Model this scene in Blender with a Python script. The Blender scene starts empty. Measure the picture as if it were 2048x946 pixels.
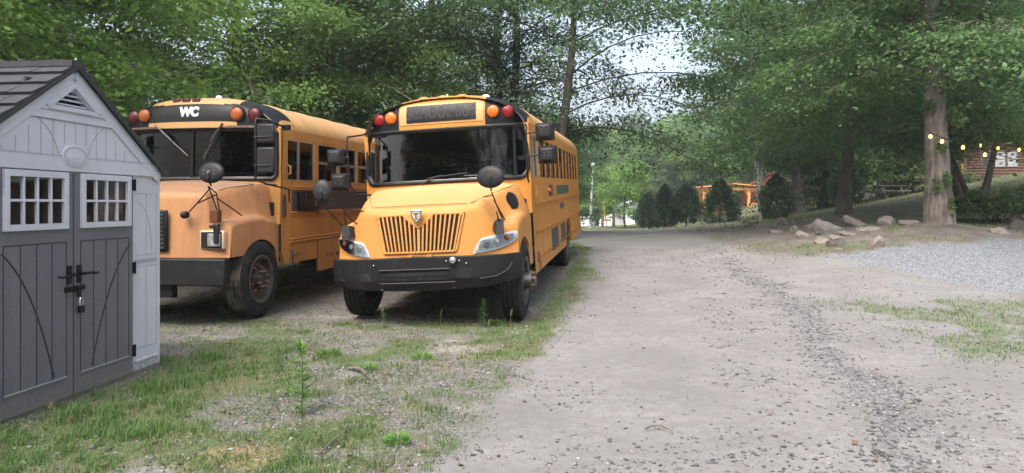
import bpy, math, random
import numpy as np
from mathutils import Vector, Matrix, Euler
R = math.radians
sc = bpy.context.scene
COL = sc.collection
# ------------------------------------------------------------------ camera
cam_d = bpy.data.cameras.new('camera'); cam = bpy.data.objects.new('camera', cam_d); COL.objects.link(cam)
cam.location = (0, 0, 1.45); cam.rotation_euler = (R(90), 0, 0)
cam_d.sensor_width = 36; cam_d.lens = 36*1450/2048; cam_d.shift_y = -63/2048
cam_d.clip_start = 0.05; cam_d.clip_end = 3000
sc.camera = cam
# ------------------------------------------------------------------ world, sun, exposure
SUN_EL, SUN_AZ = 52, 205     # azimuth measured clockwise from +Y: light comes from behind the camera, a little left
w = bpy.data.worlds.new('World'); sc.world = w; w.use_nodes = True
nt = w.node_tree; bg = nt.nodes['Background']
sky = nt.nodes.new('ShaderNodeTexSky'); sky.sky_type = 'NISHITA'; sky.sun_disc = False
sky.sun_elevation = R(SUN_EL); sky.sun_rotation = R(SUN_AZ)
sky.air_density = 1.0; sky.dust_density = 7.0; sky.ozone_density = 1.0
hs_ = nt.nodes.new('ShaderNodeHueSaturation'); hs_.inputs['Saturation'].default_value = .72; hs_.inputs['Value'].default_value = 1.2   # thin overcast whitens the sky
nt.links.new(sky.outputs[0], hs_.inputs['Color']); nt.links.new(hs_.outputs[0], bg.inputs[0]); bg.inputs[1].default_value = 0.15
sd = bpy.data.lights.new('sun', 'SUN'); sun = bpy.data.objects.new('sun', sd); COL.objects.link(sun)
sd.energy = 0.5; sd.angle = R(25); sd.color = (1.0, 0.975, 0.94)
d = Vector((math.sin(R(SUN_AZ))*math.cos(R(SUN_EL)), math.cos(R(SUN_AZ))*math.cos(R(SUN_EL)), math.sin(R(SUN_EL))))
sun.rotation_euler = d.to_track_quat('Z', 'Y').to_euler(); sun.location = (0, -5, 30)
sc.view_settings.view_transform = 'Standard'; sc.view_settings.look = 'None'
sc.view_settings.exposure = 1.35; sc.view_settings.gamma = 1
sc.view_settings.use_curve_mapping = False
sc.render.engine = 'CYCLES'
sc.cycles.max_bounces = 7; sc.cycles.transparent_max_bounces = 12; sc.cycles.transmission_bounces = 6; sc.cycles.diffuse_bounces = 3
random.seed(7); rng = np.random.default_rng(7)

# ------------------------------------------------------------------ materials
MATS = {}
def mat(name, col, rough=0.6, metal=0.0, spec=0.5, coat=0.0, noise=None, bump=None, emit=None, dirt=None, streak=False, dust=None, splash=None):
    """noise=(scale, amount) value mottling of the base colour; bump=(scale, strength); dirt=(colour, scale, threshold, softness)"""
    m = bpy.data.materials.new(name); m.use_nodes = True; MATS[name] = m
    N = m.node_tree.nodes; L = m.node_tree.links; b = N['Principled BSDF']
    b.inputs['Base Color'].default_value = (*col, 1); b.inputs['Roughness'].default_value = rough
    b.inputs['Metallic'].default_value = metal; b.inputs['Specular IOR Level'].default_value = spec
    b.inputs['Coat Weight'].default_value = coat
    tc = N.new('ShaderNodeTexCoord'); out = None
    if noise:
        n = N.new('ShaderNodeTexNoise'); n.inputs['Scale'].default_value = noise[0]; n.inputs['Detail'].default_value = 6
        L.new(tc.outputs['Object'], n.inputs['Vector'])
        mp = N.new('ShaderNodeMapRange'); mp.inputs[1].default_value = .3; mp.inputs[2].default_value = .7
        mp.inputs[3].default_value = 1-noise[1]; mp.inputs[4].default_value = 1+noise[1]; L.new(n.outputs[0], mp.inputs[0])
        mx = N.new('ShaderNodeVectorMath'); mx.operation = 'SCALE'; mx.inputs[0].default_value = col
        L.new(mp.outputs[0], mx.inputs['Scale']); out = mx.outputs[0]
    if dirt:
        n = N.new('ShaderNodeTexNoise'); n.inputs['Scale'].default_value = dirt[1]; n.inputs['Detail'].default_value = 8; n.inputs['Roughness'].default_value = .65
        mq = N.new('ShaderNodeMapping'); mq.inputs['Scale'].default_value = (2.2, 2.2, .35) if streak else (1, 1, 1); L.new(tc.outputs['Object'], mq.inputs[0]); L.new(mq.outputs[0], n.inputs['Vector'])
        mp = N.new('ShaderNodeMapRange'); mp.inputs[1].default_value = dirt[2]; mp.inputs[2].default_value = dirt[2]+dirt[3]
        mp.inputs[4].default_value = dirt[4] if len(dirt) > 4 else 1.0
        L.new(n.outputs[0], mp.inputs[0])
        mx = N.new('ShaderNodeMix'); mx.data_type = 'RGBA'; mx.inputs[6].default_value = (*col, 1)
        if out: L.new(out, mx.inputs[6])
        mx.inputs[7].default_value = (*dirt[0], 1); L.new(mp.outputs[0], mx.inputs[0]); out = mx.outputs[2]
    if splash:                    # soil splashed up the foot of the wall
        sx = N.new('ShaderNodeSeparateXYZ'); L.new(tc.outputs['Object'], sx.inputs[0]); n = N.new('ShaderNodeTexNoise'); n.inputs['Scale'].default_value = 22; n.inputs['Detail'].default_value = 9; n.inputs['Roughness'].default_value = .75; L.new(tc.outputs['Object'], n.inputs['Vector'])
        a = N.new('ShaderNodeMath'); a.operation = 'MULTIPLY_ADD'; L.new(sx.outputs[2], a.inputs[0]); a.inputs[1].default_value = -.45/splash[1]; L.new(n.outputs[0], a.inputs[2])
        mr_ = N.new('ShaderNodeMapRange'); mr_.inputs[1].default_value = .28; mr_.inputs[2].default_value = .5; mr_.inputs[4].default_value = .8; L.new(a.outputs[0], mr_.inputs[0])
        mx = N.new('ShaderNodeMix'); mx.data_type = 'RGBA'; mx.inputs[6].default_value = (*col, 1); mx.inputs[7].default_value = (*splash[0], 1)
        if out: L.new(out, mx.inputs[6])
        L.new(mr_.outputs[0], mx.inputs[0]); out = mx.outputs[2]
    if dust:                      # grime settled on upward-facing paint
        ge = N.new('ShaderNodeNewGeometry'); sx = N.new('ShaderNodeSeparateXYZ'); L.new(ge.outputs['Normal'], sx.inputs[0])
        n = N.new('ShaderNodeTexNoise'); n.inputs['Scale'].default_value = 5; n.inputs['Detail'].default_value = 8; n.inputs['Roughness'].default_value = .7; L.new(tc.outputs['Object'], n.inputs['Vector'])
        a = N.new('ShaderNodeMapRange'); a.inputs[1].default_value = .45; a.inputs[2].default_value = 1.0; L.new(sx.outputs[2], a.inputs[0])
        a2 = N.new('ShaderNodeMapRange'); a2.inputs[1].default_value = .3; a2.inputs[2].default_value = .65; a2.inputs[3].default_value = .35; a2.inputs[4].default_value = dust[1]; L.new(n.outputs[0], a2.inputs[0])
        mm = N.new('ShaderNodeMath'); mm.operation = 'MULTIPLY'; L.new(a.outputs[0], mm.inputs[0]); L.new(a2.outputs[0], mm.inputs[1])
        mx = N.new('ShaderNodeMix'); mx.data_type = 'RGBA'; mx.inputs[6].default_value = (*col, 1); mx.inputs[7].default_value = (*dust[0], 1)
        if out: L.new(out, mx.inputs[6])
        L.new(mm.outputs[0], mx.inputs[0]); out = mx.outputs[2]
    if out: L.new(out, b.inputs['Base Color'])
    if bump:
        n = N.new('ShaderNodeTexNoise'); n.inputs['Scale'].default_value = bump[0]; n.inputs['Detail'].default_value = 5
        L.new(tc.outputs['Object'], n.inputs['Vector'])
        bp = N.new('ShaderNodeBump'); bp.inputs['Strength'].default_value = bump[1]; bp.inputs['Distance'].default_value = .02
        L.new(n.outputs[0], bp.inputs['Height']); L.new(bp.outputs[0], b.inputs['Normal'])
    if emit: b.inputs['Emission Color'].default_value = (*emit[0], 1); b.inputs['Emission Strength'].default_value = emit[1]
    return m
def glass(name, tint=(.35, .38, .38), rough=0.02, spec=0.5, mixf=None):
    """thin window glass: tinted see-through plus a fresnel reflection"""
    m = bpy.data.materials.new(name); m.use_nodes = True; N = m.node_tree.nodes; L = m.node_tree.links
    N.remove(N['Principled BSDF'])
    t = N.new('ShaderNodeBsdfTransparent'); t.inputs[0].default_value = (*tint, 1)
    g = N.new('ShaderNodeBsdfGlossy'); g.inputs['Roughness'].default_value = rough; g.inputs[0].default_value = (.9, .93, .95, 1)
    f = N.new('ShaderNodeFresnel'); f.inputs[0].default_value = 1.0+spec
    mx = N.new('ShaderNodeMixShader'); L.new(f.outputs[0], mx.inputs[0]); L.new(t.outputs[0], mx.inputs[1]); L.new(g.outputs[0], mx.inputs[2])
    L.new(mx.outputs[0], N['Material Output'].inputs[0]); return m
def leafmat(name, c1, c2, trans=0.35, rough=0.55):
    m = bpy.data.materials.new(name); m.use_nodes = True; N = m.node_tree.nodes; L = m.node_tree.links
    b = N['Principled BSDF']; b.inputs['Roughness'].default_value = rough; b.inputs['Specular IOR Level'].default_value = .35
    g = N.new('ShaderNodeNewGeometry'); oi = N.new('ShaderNodeObjectInfo')
    tc = N.new('ShaderNodeTexCoord'); n = N.new('ShaderNodeTexNoise'); n.inputs['Scale'].default_value = .55; n.inputs['Detail'].default_value = 2
    L.new(tc.outputs['Object'], n.inputs['Vector'])
    a = N.new('ShaderNodeMath'); a.operation = 'MULTIPLY_ADD'; L.new(g.outputs['Random Per Island'], a.inputs[0]); a.inputs[1].default_value = .6
    mr = N.new('ShaderNodeMapRange'); mr.inputs[1].default_value = .35; mr.inputs[2].default_value = .65; mr.inputs[4].default_value = .4; L.new(n.outputs[0], mr.inputs[0])
    L.new(mr.outputs[0], a.inputs[2])
    mx = N.new('ShaderNodeMix'); mx.data_type = 'RGBA'; mx.inputs[6].default_value = (*c1, 1); mx.inputs[7].default_value = (*c2, 1)
    L.new(a.outputs[0], mx.inputs[0])
    hs = N.new('ShaderNodeHueSaturation'); L.new(mx.outputs[2], hs.inputs['Color'])
    mr2 = N.new('ShaderNodeMapRange'); mr2.inputs[3].default_value = .8; mr2.inputs[4].default_value = 1.25; L.new(oi.outputs['Random'], mr2.inputs[0]); L.new(mr2.outputs[0], hs.inputs['Value'])
    L.new(hs.outputs[0], b.inputs['Base Color'])
    t = N.new('ShaderNodeBsdfTranslucent'); ms = N.new('ShaderNodeMixShader'); ms.inputs[0].default_value = trans
    hs2 = N.new('ShaderNodeHueSaturation'); hs2.inputs['Value'].default_value = 1.5; hs2.inputs['Hue'].default_value = .49; L.new(hs.outputs[0], hs2.inputs['Color']); L.new(hs2.outputs[0], t.inputs[0])
    L.new(b.outputs[0], ms.inputs[1]); L.new(t.outputs[0], ms.inputs[2]); L.new(ms.outputs[0], N['Material Output'].inputs[0])
    return m
YEL = (0.50, 0.208, 0.034)
M = dict(
 yellow=mat('bus_yellow', YEL, .5, spec=.4, noise=(1.2, .08), dirt=((.34, .20, .08), 1.8, .5, .25, .45), streak=True),
 yellow_hood=mat('hood_yellow', (0.50, 0.225, 0.055), .58, spec=.35, noise=(1.5, .07), dirt=((.44, .26, .10), 1.6, .5, .3, .4), dust=((.46, .29, .14), .45)),
 yellow_old=mat('old_yellow', (0.42, 0.19, 0.040), .55, noise=(1.5, .08), dirt=((.22, .13, .065), 2.2, .48, .22, .6), streak=True),
 yellow_faded=mat('faded_orange', (0.41, 0.195, 0.080), .7, noise=(2.0, .10), dirt=((.20, .11, .07), 2.0, .47, .25, .7), bump=(90, .05), streak=True, dust=((.20, .125, .085), .95)),
 roof_faded=mat('roof_paint_faded', (0.50, 0.28, 0.10), .6, noise=(2.0, .10), dirt=((.30, .22, .15), 1.6, .47, .25, .6), streak=True, dust=((.36, .26, .17), .6)),
 grey_hood=mat('dull_filler', (0.55, 0.42, 0.28), .7, noise=(4, .1)),
 black=mat('black_paint', (0.006, 0.0065, 0.008), .45, spec=.3, noise=(6, .2)),
 black_dull=mat('black_dull', (0.009, 0.0095, 0.011), .55, spec=.3, noise=(8, .25), dirt=((.045, .042, .038), 5, .55, .2, .5)),
 plastic=mat('black_plastic', (0.012, 0.0125, 0.015), .5, spec=.35, noise=(20, .15)),
 rubber=mat('tyre_rubber', (0.016, 0.0165, 0.018), .85, spec=.25, noise=(14, .25), dirt=((.07, .065, .055), 7, .52, .25, .5)),
 rubber_mud=mat('tyre_mud', (0.02, 0.02, 0.021), .9, dirt=((.16, .145, .115), 6, .45, .15, .8), bump=(40, .3)),
 chrome=mat('chrome', (.75, .76, .78), .18, metal=1.0, noise=(10, .06)),
 alu=mat('aluminium', (.55, .57, .6), .35, metal=.9, noise=(12, .08)),
 steel=mat('dark_steel', (.10, .095, .09), .5, metal=.6, noise=(30, .3)),
 rust=mat('rusty_steel', (.13, .085, .06), .75, metal=.3, noise=(30, .35)),
 amber=mat('amber_lens', (.55, .13, .012), .22, noise=(45, .3), bump=(60, .3)),
 amber_dim=mat('amber_lens_old', (.30, .075, .012), .3, noise=(45, .3), bump=(60, .3)),
 red=mat('red_lens', (.20, .006, .010), .22, noise=(45, .4), bump=(60, .3)),
 red_dim=mat('red_lens_old', (.07, .006, .008), .3, noise=(45, .4), bump=(60, .3)),
 lamp=mat('lamp_reflector', (.42, .44, .46), .3, noise=(35, .3)),
 lamp_old=mat('old_lamp', (.25, .27, .28), .3, metal=.2, noise=(25, .4)),
 lens=glass('lamp_lens', (.9, .92, .94), .08, .35),
 wind=glass('windscreen_glass', (.12, .145, .14), .01, .42),
 wind_old=glass('dusty_glass', (.10, .11, .115), .05, .22),
 side=glass('side_glass', (.28, .31, .31), .02, .5),
 seat=mat('seat_vinyl', (.030, .034, .036), .55, noise=(6, .2)),
 inner=mat('interior_grey', (.16, .16, .15), .7, noise=(4, .15)),
 ceil_old=mat('headliner_tan', (.20, .15, .11), .7, noise=(3, .2)),
 dash=mat('dashboard', (.09, .13, .12), .6, noise=(8, .2)),
 decal=mat('covered_lettering', (.055, .075, .055), .7, noise=(8, .3)),
 grey_band=mat('black_band', (.045, .045, .052), .6, noise=(5, .3)),
 white=mat('white_paint', (.75, .76, .78), .5),
 ghost=mat('ghost_letters', (.028, .028, .03), .7),
 shed_w=mat('shed_white', (.57, .59, .655), .5, noise=(3, .05), bump=(150, .15), dirt=((.40, .40, .40), 2.0, .5, .3, .5), streak=True, splash=((.24, .21, .17), .30)),
 shed_wd=mat('shed_groove', (.14, .14, .15), .7),
 shed_g=mat('shed_grey', (.150, .147, .170), .55, noise=(60, .10), bump=(160, .25), dirt=((.19, .185, .18), 2.2, .5, .25, .5), streak=True, splash=((.21, .185, .15), .32)),
 shed_gd=mat('shed_grey_groove', (.035, .035, .04), .7),
 shed_gl=mat('shed_grey_edge', (.30, .30, .32), .5),
 shingle=mat('plastic_shingle', (.040, .041, .048), .6, noise=(14, .25), bump=(60, .25)),
 pane=glass('shed_pane', (.72, .72, .72), .03, .4),
 card=mat('cardboard', (.22, .125, .08), .85, noise=(7, .35)),
 wood_o=mat('orange_timber', (.62, .30, .10), .6, noise=(6, .12)),
 wood_g=mat('weathered_timber', (.14, .125, .11), .85, noise=(12, .25)),
 log=mat('log_wall', (.12, .062, .042), .7, noise=(8, .25)),
 redroof=mat('red_metal_roof', (.33, .05, .055), .45, noise=(3, .1)),
 redwall=mat('dark_red_boards', (.16, .03, .03), .7, noise=(3, .15)),
 carw=mat('white_car_paint', (.72, .74, .76), .25, coat=.5),
 carglass=mat('car_glass', (.03, .035, .04), .08),
 tail=mat('tail_lamp', (.35, .01, .01), .25),
 clad=mat('pale_cladding', (.55, .60, .66), .6, noise=(2, .05)),
 greyclad=mat('grey_cladding', (.36, .37, .38), .7, noise=(2, .08)),
 bluish=mat('pole_aluminium', (.42, .46, .50), .45, metal=.4, noise=(6, .1)),
 yguard=mat('yellow_guy_guard', (.75, .45, .03), .5),
 bulb=mat('lit_bulb', (1, .6, .2), .4, emit=((1.0, .42, .07), 5)),
 cable=mat('cable', (.02, .02, .02), .6),
 curtain=mat('window_blind', (.36, .38, .42), .7, noise=(20, .06)),
 stone=mat('field_stone', (.165, .15, .14), .9, noise=(5, .25), bump=(14, .8), dirt=((.25, .225, .205), 3, .5, .2, .6)),
 bezel=mat('lamp_bezel', (.66, .69, .73), .3, noise=(20, .1)),
 stone_p=mat('pale_stone', (.20, .178, .165), .9, noise=(5, .2), bump=(14, .8), dirt=((.20, .12, .09), 3, .5, .2, .6)),
 stone_d=mat('dark_stone', (.075, .066, .064), .9, noise=(5, .3), bump=(14, .8)),
 stick=mat('dead_wood', (.13, .105, .085), .9, noise=(20, .3)),
)
def barkmat(name, c1, c2, sc_=6):
    m = bpy.data.materials.new(name); m.use_nodes = True; N = m.node_tree.nodes; L = m.node_tree.links; b = N['Principled BSDF']
    b.inputs['Roughness'].default_value = .95; b.inputs['Specular IOR Level'].default_value = .2
    tc = N.new('ShaderNodeTexCoord'); mp = N.new('ShaderNodeMapping'); mp.inputs['Scale'].default_value = (1, 1, .22); L.new(tc.outputs['Object'], mp.inputs[0])
    n = N.new('ShaderNodeTexNoise'); n.inputs['Scale'].default_value = sc_*2.2; n.inputs['Detail'].default_value = 7; L.new(mp.outputs[0], n.inputs['Vector'])
    n2 = N.new('ShaderNodeTexNoise'); n2.inputs['Scale'].default_value = 1.7; n2.inputs['Detail'].default_value = 3; L.new(tc.outputs['Object'], n2.inputs['Vector'])
    ad = N.new('ShaderNodeMath'); ad.operation = 'ADD'; L.new(n.outputs[0], ad.inputs[0]); L.new(n2.outputs[0], ad.inputs[1])
    mr = N.new('ShaderNodeMapRange'); mr.inputs[1].default_value = .75; mr.inputs[2].default_value = 1.25; L.new(ad.outputs[0], mr.inputs[0])
    mx = N.new('ShaderNodeMix'); mx.data_type = 'RGBA'; mx.inputs[6].default_value = (*c1, 1); mx.inputs[7].default_value = (*c2, 1); L.new(mr.outputs[0], mx.inputs[0]); L.new(mx.outputs[2], b.inputs['Base Color'])
    bp = N.new('ShaderNodeBump'); bp.inputs['Strength'].default_value = .9; bp.inputs['Distance'].default_value = .07; L.new(n.outputs[0], bp.inputs['Height']); L.new(bp.outputs[0], b.inputs['Normal'])
    return m
BARK = barkmat('grey_bark', (.085, .075, .066), (.17, .15, .135))
BARK_P = barkmat('pale_bark', (.085, .072, .064), (.27, .235, .215), 5)
BARK_D = barkmat('dark_bark', (.035, .03, .028), (.085, .072, .065))
BARK_W = barkmat('whitish_bark', (.12, .115, .105), (.25, .24, .225), 3)

# ------------------------------------------------------------------ tagging + mesh helpers
def tag(o, label=None, cat=None, group=None, kind=None):
    if label: o['label'] = label
    if cat: o['category'] = cat
    if group: o['group'] = group
    if kind: o['kind'] = kind
    return o
def empty(name, loc=(0, 0, 0), rot=(0, 0, 0), label=None, cat=None, group=None):
    o = bpy.data.objects.new(name, None); COL.objects.link(o); o.location = loc; o.rotation_euler = rot; o.empty_display_size = .2
    return tag(o, label, cat, group)
def link(name, me, parent=None, loc=None):
    o = bpy.data.objects.new(name, me); COL.objects.link(o)
    if parent: o.parent = parent
    if loc is not None: o.location = loc
    return o
def copy_tree(o, parent=None):
    c = o.copy(); COL.objects.link(c)
    if parent: c.parent = parent
    for ch in list(o.children): copy_tree(ch, c)
    return c
class MB:
    def __init__(s): s.v = []; s.f = []; s.m = []
    def add(s, vs, fs, mi=0):
        b = len(s.v); s.v += [tuple(p) for p in vs]; s.f += [tuple(i+b for i in f) for f in fs]; s.m += [mi]*len(fs); return s
    def box(s, x0, x1, y0, y1, z0, z1, mi=0, mtx=None):
        vs = [Vector(p) for p in ((x0,y0,z0),(x1,y0,z0),(x1,y1,z0),(x0,y1,z0),(x0,y0,z1),(x1,y0,z1),(x1,y1,z1),(x0,y1,z1))]
        if mtx: vs = [mtx @ p for p in vs]
        return s.add(vs, [(0,3,2,1),(4,5,6,7),(0,1,5,4),(1,2,6,5),(2,3,7,6),(3,0,4,7)], mi)
    def bar(s, a, b, w, h, up=(0, 0, 1), mi=0):
        a = Vector(a); b = Vector(b); d = b-a; L = d.length; z = d.normalized(); u = Vector(up)
        if abs(z.dot(u)) > .98: u = Vector((1, 0, 0))
        x = z.cross(u).normalized(); y = x.cross(z).normalized()
        m = Matrix((x, y, z)).transposed().to_4x4(); m.translation = a
        return s.box(-w/2, w/2, -h/2, h/2, 0, L, mi, m)
    def tube(s, pts, r, n=8, mi=0, caps=True):
        pts = [Vector(p) for p in pts]; rs = r if isinstance(r, (list, tuple)) else [r]*len(pts)
        rings = []; prev = None
        for i, p in enumerate(pts):
            d = (pts[min(i+1, len(pts)-1)]-pts[max(i-1, 0)])
            d = d.normalized() if d.length > 1e-9 else Vector((0, 0, 1))
            if prev is None:
                u = Vector((0, 0, 1)) if abs(d.z) < .9 else Vector((1, 0, 0)); x = d.cross(u).normalized()
            else: x = (prev-d*prev.dot(d)).normalized()
            prev = x; y = d.cross(x)
            rings.append([p+(x*math.cos(2*math.pi*k/n)+y*math.sin(2*math.pi*k/n))*rs[i] for k in range(n)])
        vs = [q for ring in rings for q in ring]; fs = []
        for i in range(len(rings)-1):
            for k in range(n): fs.append((i*n+k, i*n+(k+1)%n, (i+1)*n+(k+1)%n, (i+1)*n+k))
        if caps: fs.append(tuple(reversed(range(n)))); fs.append(tuple((len(rings)-1)*n+k for k in range(n)))
        return s.add(vs, fs, mi)
    def lathe(s, prof, n=24, mtx=None, mi=0, mif=None):
        """prof: (r, h) revolved about local Z"""
        vs = []; fs = []; ms = []
        for r, h in prof:
            for k in range(n): vs.append(Vector((r*math.cos(2*math.pi*k/n), r*math.sin(2*math.pi*k/n), h)))
        if mtx: vs = [mtx @ p for p in vs]
        for i in range(len(prof)-1):
            for k in range(n): fs.append((i*n+k, i*n+(k+1)%n, (i+1)*n+(k+1)%n, (i+1)*n+k)); ms.append(mif[i] if mif else mi)
        b = len(s.f); s.add(vs, fs, mi); s.m[b:] = ms; return s
    def grid(s, rows, mi=0, mf=None, close=False):
        n = len(rows[0]); vs = [p for r in rows for p in r]; b = len(s.v); s.v += [tuple(p) for p in vs]
        for i in range(len(rows)-1):
            for k in range(n if close else n-1):
                k2 = (k+1) % n
                s.f.append((b+i*n+k, b+i*n+k2, b+(i+1)*n+k2, b+(i+1)*n+k)); s.m.append(mf(i, k) if mf else mi)
        return s
    def prism(s, poly, y0, y1, mi=0, mtx=None):
        """poly of (x, z) extruded along y"""
        n = len(poly); vs = [Vector((x, y0, z)) for x, z in poly]+[Vector((x, y1, z)) for x, z in poly]
        if mtx: vs = [mtx @ p for p in vs]
        fs = [tuple(range(n)), tuple(reversed(range(n, 2*n)))]+[(i, i+n, (i+1) % n+n, (i+1) % n) for i in range(n)]
        return s.add(vs, fs, mi)
    def strip(s, xs, zb, zt, yf, th, rows=1, mi=0):
        """closed solid laid on a surface y=yf(x,z), from zb(x) to zt(x), th thick toward -y"""
        F = []; B = []
        for j in range(rows+1):
            F.append([(x, yf(x, zb(x)+(zt(x)-zb(x))*j/rows)-th, zb(x)+(zt(x)-zb(x))*j/rows) for x in xs])
            B.append([(x, yf(x, zb(x)+(zt(x)-zb(x))*j/rows), zb(x)+(zt(x)-zb(x))*j/rows) for x in xs])
        s.grid(F, mi); s.grid([B[-1], F[-1]], mi); s.grid([F[0], B[0]], mi)
        s.grid([[F[j][0] for j in range(rows+1)], [B[j][0] for j in range(rows+1)]], mi)
        s.grid([[B[j][-1] for j in range(rows+1)], [F[j][-1] for j in range(rows+1)]], mi)
        s.grid(list(reversed(B)), mi)
        return s
    def build(s, name, mats, parent=None, smooth=35, bevel=0, loc=None, fix=True, split=False):
        if split:                       # one object per loose piece
            par = list(range(len(s.v)))
            def fd(i):
                while par[i] != i: par[i] = par[par[i]]; i = par[i]
                return i
            for f in s.f:
                for i in f[1:]: par[fd(i)] = fd(f[0])
            gs = {}
            for f, m in zip(s.f, s.m): gs.setdefault(fd(f[0]), []).append((f, m))
            if len(gs) > 1:
                out = []
                for fl in gs.values():
                    q = MB(); ids = sorted({i for f, m in fl for i in f}); ix = {a: k for k, a in enumerate(ids)}
                    q.v = [s.v[i] for i in ids]; q.f = [tuple(ix[i] for i in f) for f, m in fl]; q.m = [m for f, m in fl]
                    out.append(q.build(name, mats, parent, smooth, bevel, loc, fix))
                return out[0]
        me = bpy.data.meshes.new(name); me.from_pydata([tuple(p) for p in s.v], [], s.f)
        for m in (mats if isinstance(mats, (list, tuple)) else [mats]): me.materials.append(m)
        me.polygons.foreach_set('material_index', s.m)
        if fix:
            import bmesh
            bm = bmesh.new(); bm.from_mesh(me); bmesh.ops.remove_doubles(bm, verts=bm.verts, dist=1e-5); bmesh.ops.recalc_face_normals(bm, faces=bm.faces); bm.to_mesh(me); bm.free()
        if smooth: me.shade_smooth(); me.set_sharp_from_angle(angle=R(smooth))
        o = link(name, me, parent, loc)
        if bevel:
            b = o.modifiers.new('bevel', 'BEVEL'); b.width = bevel; b.segments = 2; b.limit_method = 'ANGLE'; b.angle_limit = R(40)
        return o
def text(name, s_, size, material, parent, loc, rot, sx=1, ext=.002, offset=0):
    cu = bpy.data.curves.new(name, 'FONT'); cu.body = s_; cu.size = size; cu.extrude = ext; cu.align_x = 'CENTER'; cu.align_y = 'CENTER'; cu.offset = offset
    o = bpy.data.objects.new(name, cu); COL.objects.link(o)
    bpy.context.view_layer.update()
    me = bpy.data.meshes.new_from_object(o.evaluated_get(bpy.context.evaluated_depsgraph_get()))
    bpy.data.objects.remove(o); bpy.data.curves.remove(cu)
    me.materials.clear(); me.materials.append(material)
    o = link(name, me, parent, loc); o.rotation_euler = rot; o.scale = (sx, 1, 1); return o
def rotm(axis, a, loc=(0, 0, 0)):
    m = Matrix.Rotation(a, 4, axis); m.translation = loc; return m
def disc(mb, c, r, th, n=20, dirv=(0, -1, 0), dome=0, mi=0, ry=None):
    """flat/domed disc centred at c facing dirv; ry = vertical radius if oval"""
    q = Vector(dirv).to_track_quat('Z', 'Y').to_matrix().to_4x4(); q.translation = c
    k = (ry/r) if ry else 1
    q = q @ Matrix.Diagonal((1, k, 1, 1))
    prof = [(1e-4, 0), (r, 0), (r, th)]
    if dome: prof += [(r*math.cos(a), th+dome*math.sin(a)) for a in (R(25), R(45), R(65), R(80))]+[(1e-4, th+dome)]
    else: prof += [(1e-4, th)]
    return mb.lathe(prof, n, q, mi)
# value noise
_P = rng.random((256, 256))
def vnoise(x, y, s=1.0, seed=0):
    x = np.asarray(x, float)/s+seed*17.3; y = np.asarray(y, float)/s+seed*31.7
    xi = np.floor(x).astype(int); yi = np.floor(y).astype(int); fx = x-xi; fy = y-yi
    fx = fx*fx*(3-2*fx); fy = fy*fy*(3-2*fy)
    g = lambda i, j: _P[i % 256, j % 256]
    return (g(xi, yi)*(1-fx)+g(xi+1, yi)*fx)*(1-fy)+(g(xi, yi+1)*(1-fx)+g(xi+1, yi+1)*fx)*fy
def fbm(x, y, s=1.0, seed=0, o=4):
    t = 0; a = .5; n = 0
    for k in range(o): t = t+a*vnoise(x, y, s/2**k, seed+k); n += a; a *= .55
    return t/n
def sstep(a, b, x): t = np.clip((x-a)/(b-a), 0, 1); return t*t*(3-2*t)
# ------------------------------------------------------------------ terrain
CP = np.array([(-3.3,5.4,0),(-5,4,0),(-7,6,0),(0,4,0),(4,4,0),(8,5,0),(0,0,0),(-8,0,0),(8,0,0),(0,-10,0),(-15,-10,0),(15,-10,.1),
(-3.2,9.5,-.03),(-2.1,9.8,-.07),(.1,9.4,-.05),(-5.5,10,-.03),(1.4,15.5,.17),(-1.2,16,.17),(-4,16,.2),(-9,10,.1),(-9,18,.6),(-14,14,.8),(-20,25,2),(-8,28,.9),
(2,23,.28),(3,30,.31),(6,30,.33),(5.4,50,-.42),(12,50,-.1),(3,9,0),(6,10,0),(9,11.5,0),(12,11.7,0),(7.5,14.5,.38),(10.6,15,.48),(5,15,.15),(4,20,.27),
(7.3,17,.5),(11.2,19,1.0),(9.3,20,.78),(7.5,22,.55),(14.8,40,.66),(12.9,45,.36),(17,38,1.24),(21.8,42,1.83),(26,90,.83),(33.6,50,3.24),(31.8,45,3.5),(15.1,24,1.2),(18.4,28,1.84),
(13.4,19,.75),(20,20,1.5),(32,25,3.2),(12,95,-1.9),(18,95,-1.7),(40,130,2),(10,130,-1),(-30,60,2),(-10,60,.5),(-60,100,5),(10,210,9),(60,200,14),(-80,200,10),(100,150,22),(100,60,15),(60,20,7),(-60,0,3),(-60,-60,5),(60,-60,5),(0,-60,0),(30,75,1.7)], float)
def _tps(r2): return .5*r2*np.log(r2+1e-9)
_n = len(CP); _A = np.zeros((_n+3, _n+3)); _d2 = ((CP[:, None, :2]-CP[None, :, :2])**2).sum(-1)
_A[:_n, :_n] = _tps(_d2)+np.eye(_n)*.5; _A[:_n, _n] = 1; _A[:_n, _n+1:] = CP[:, :2]; _A[_n, :_n] = 1; _A[_n+1:, :_n] = CP[:, :2].T
_W = np.linalg.solve(_A, np.concatenate([CP[:, 2], np.zeros(3)]))
def H(x, y):
    x = np.asarray(x, float); y = np.asarray(y, float); sh = x.shape
    xx = np.clip(x.ravel(), -90, 110); yy = np.clip(y.ravel(), -65, 215)
    out = np.empty(len(xx))
    for i in range(0, len(xx), 20000):
        a = xx[i:i+20000, None]-CP[None, :, 0]; b = yy[i:i+20000, None]-CP[None, :, 1]
        out[i:i+20000] = _tps(a*a+b*b) @ _W[:_n]+_W[_n]+_W[_n+1]*xx[i:i+20000]+_W[_n+2]*yy[i:i+20000]
    return out.reshape(sh)
def h(x, y): return float(H(np.array([x]), np.array([y]))[0])
def edgeL(y): return np.interp(y, [-5, 0, 3.9, 5.4, 8.4, 14.5, 23, 40, 80], [-1.6, -.9, -.25, .13, .75, 1.75, 2.3, 2.6, 3])
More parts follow.
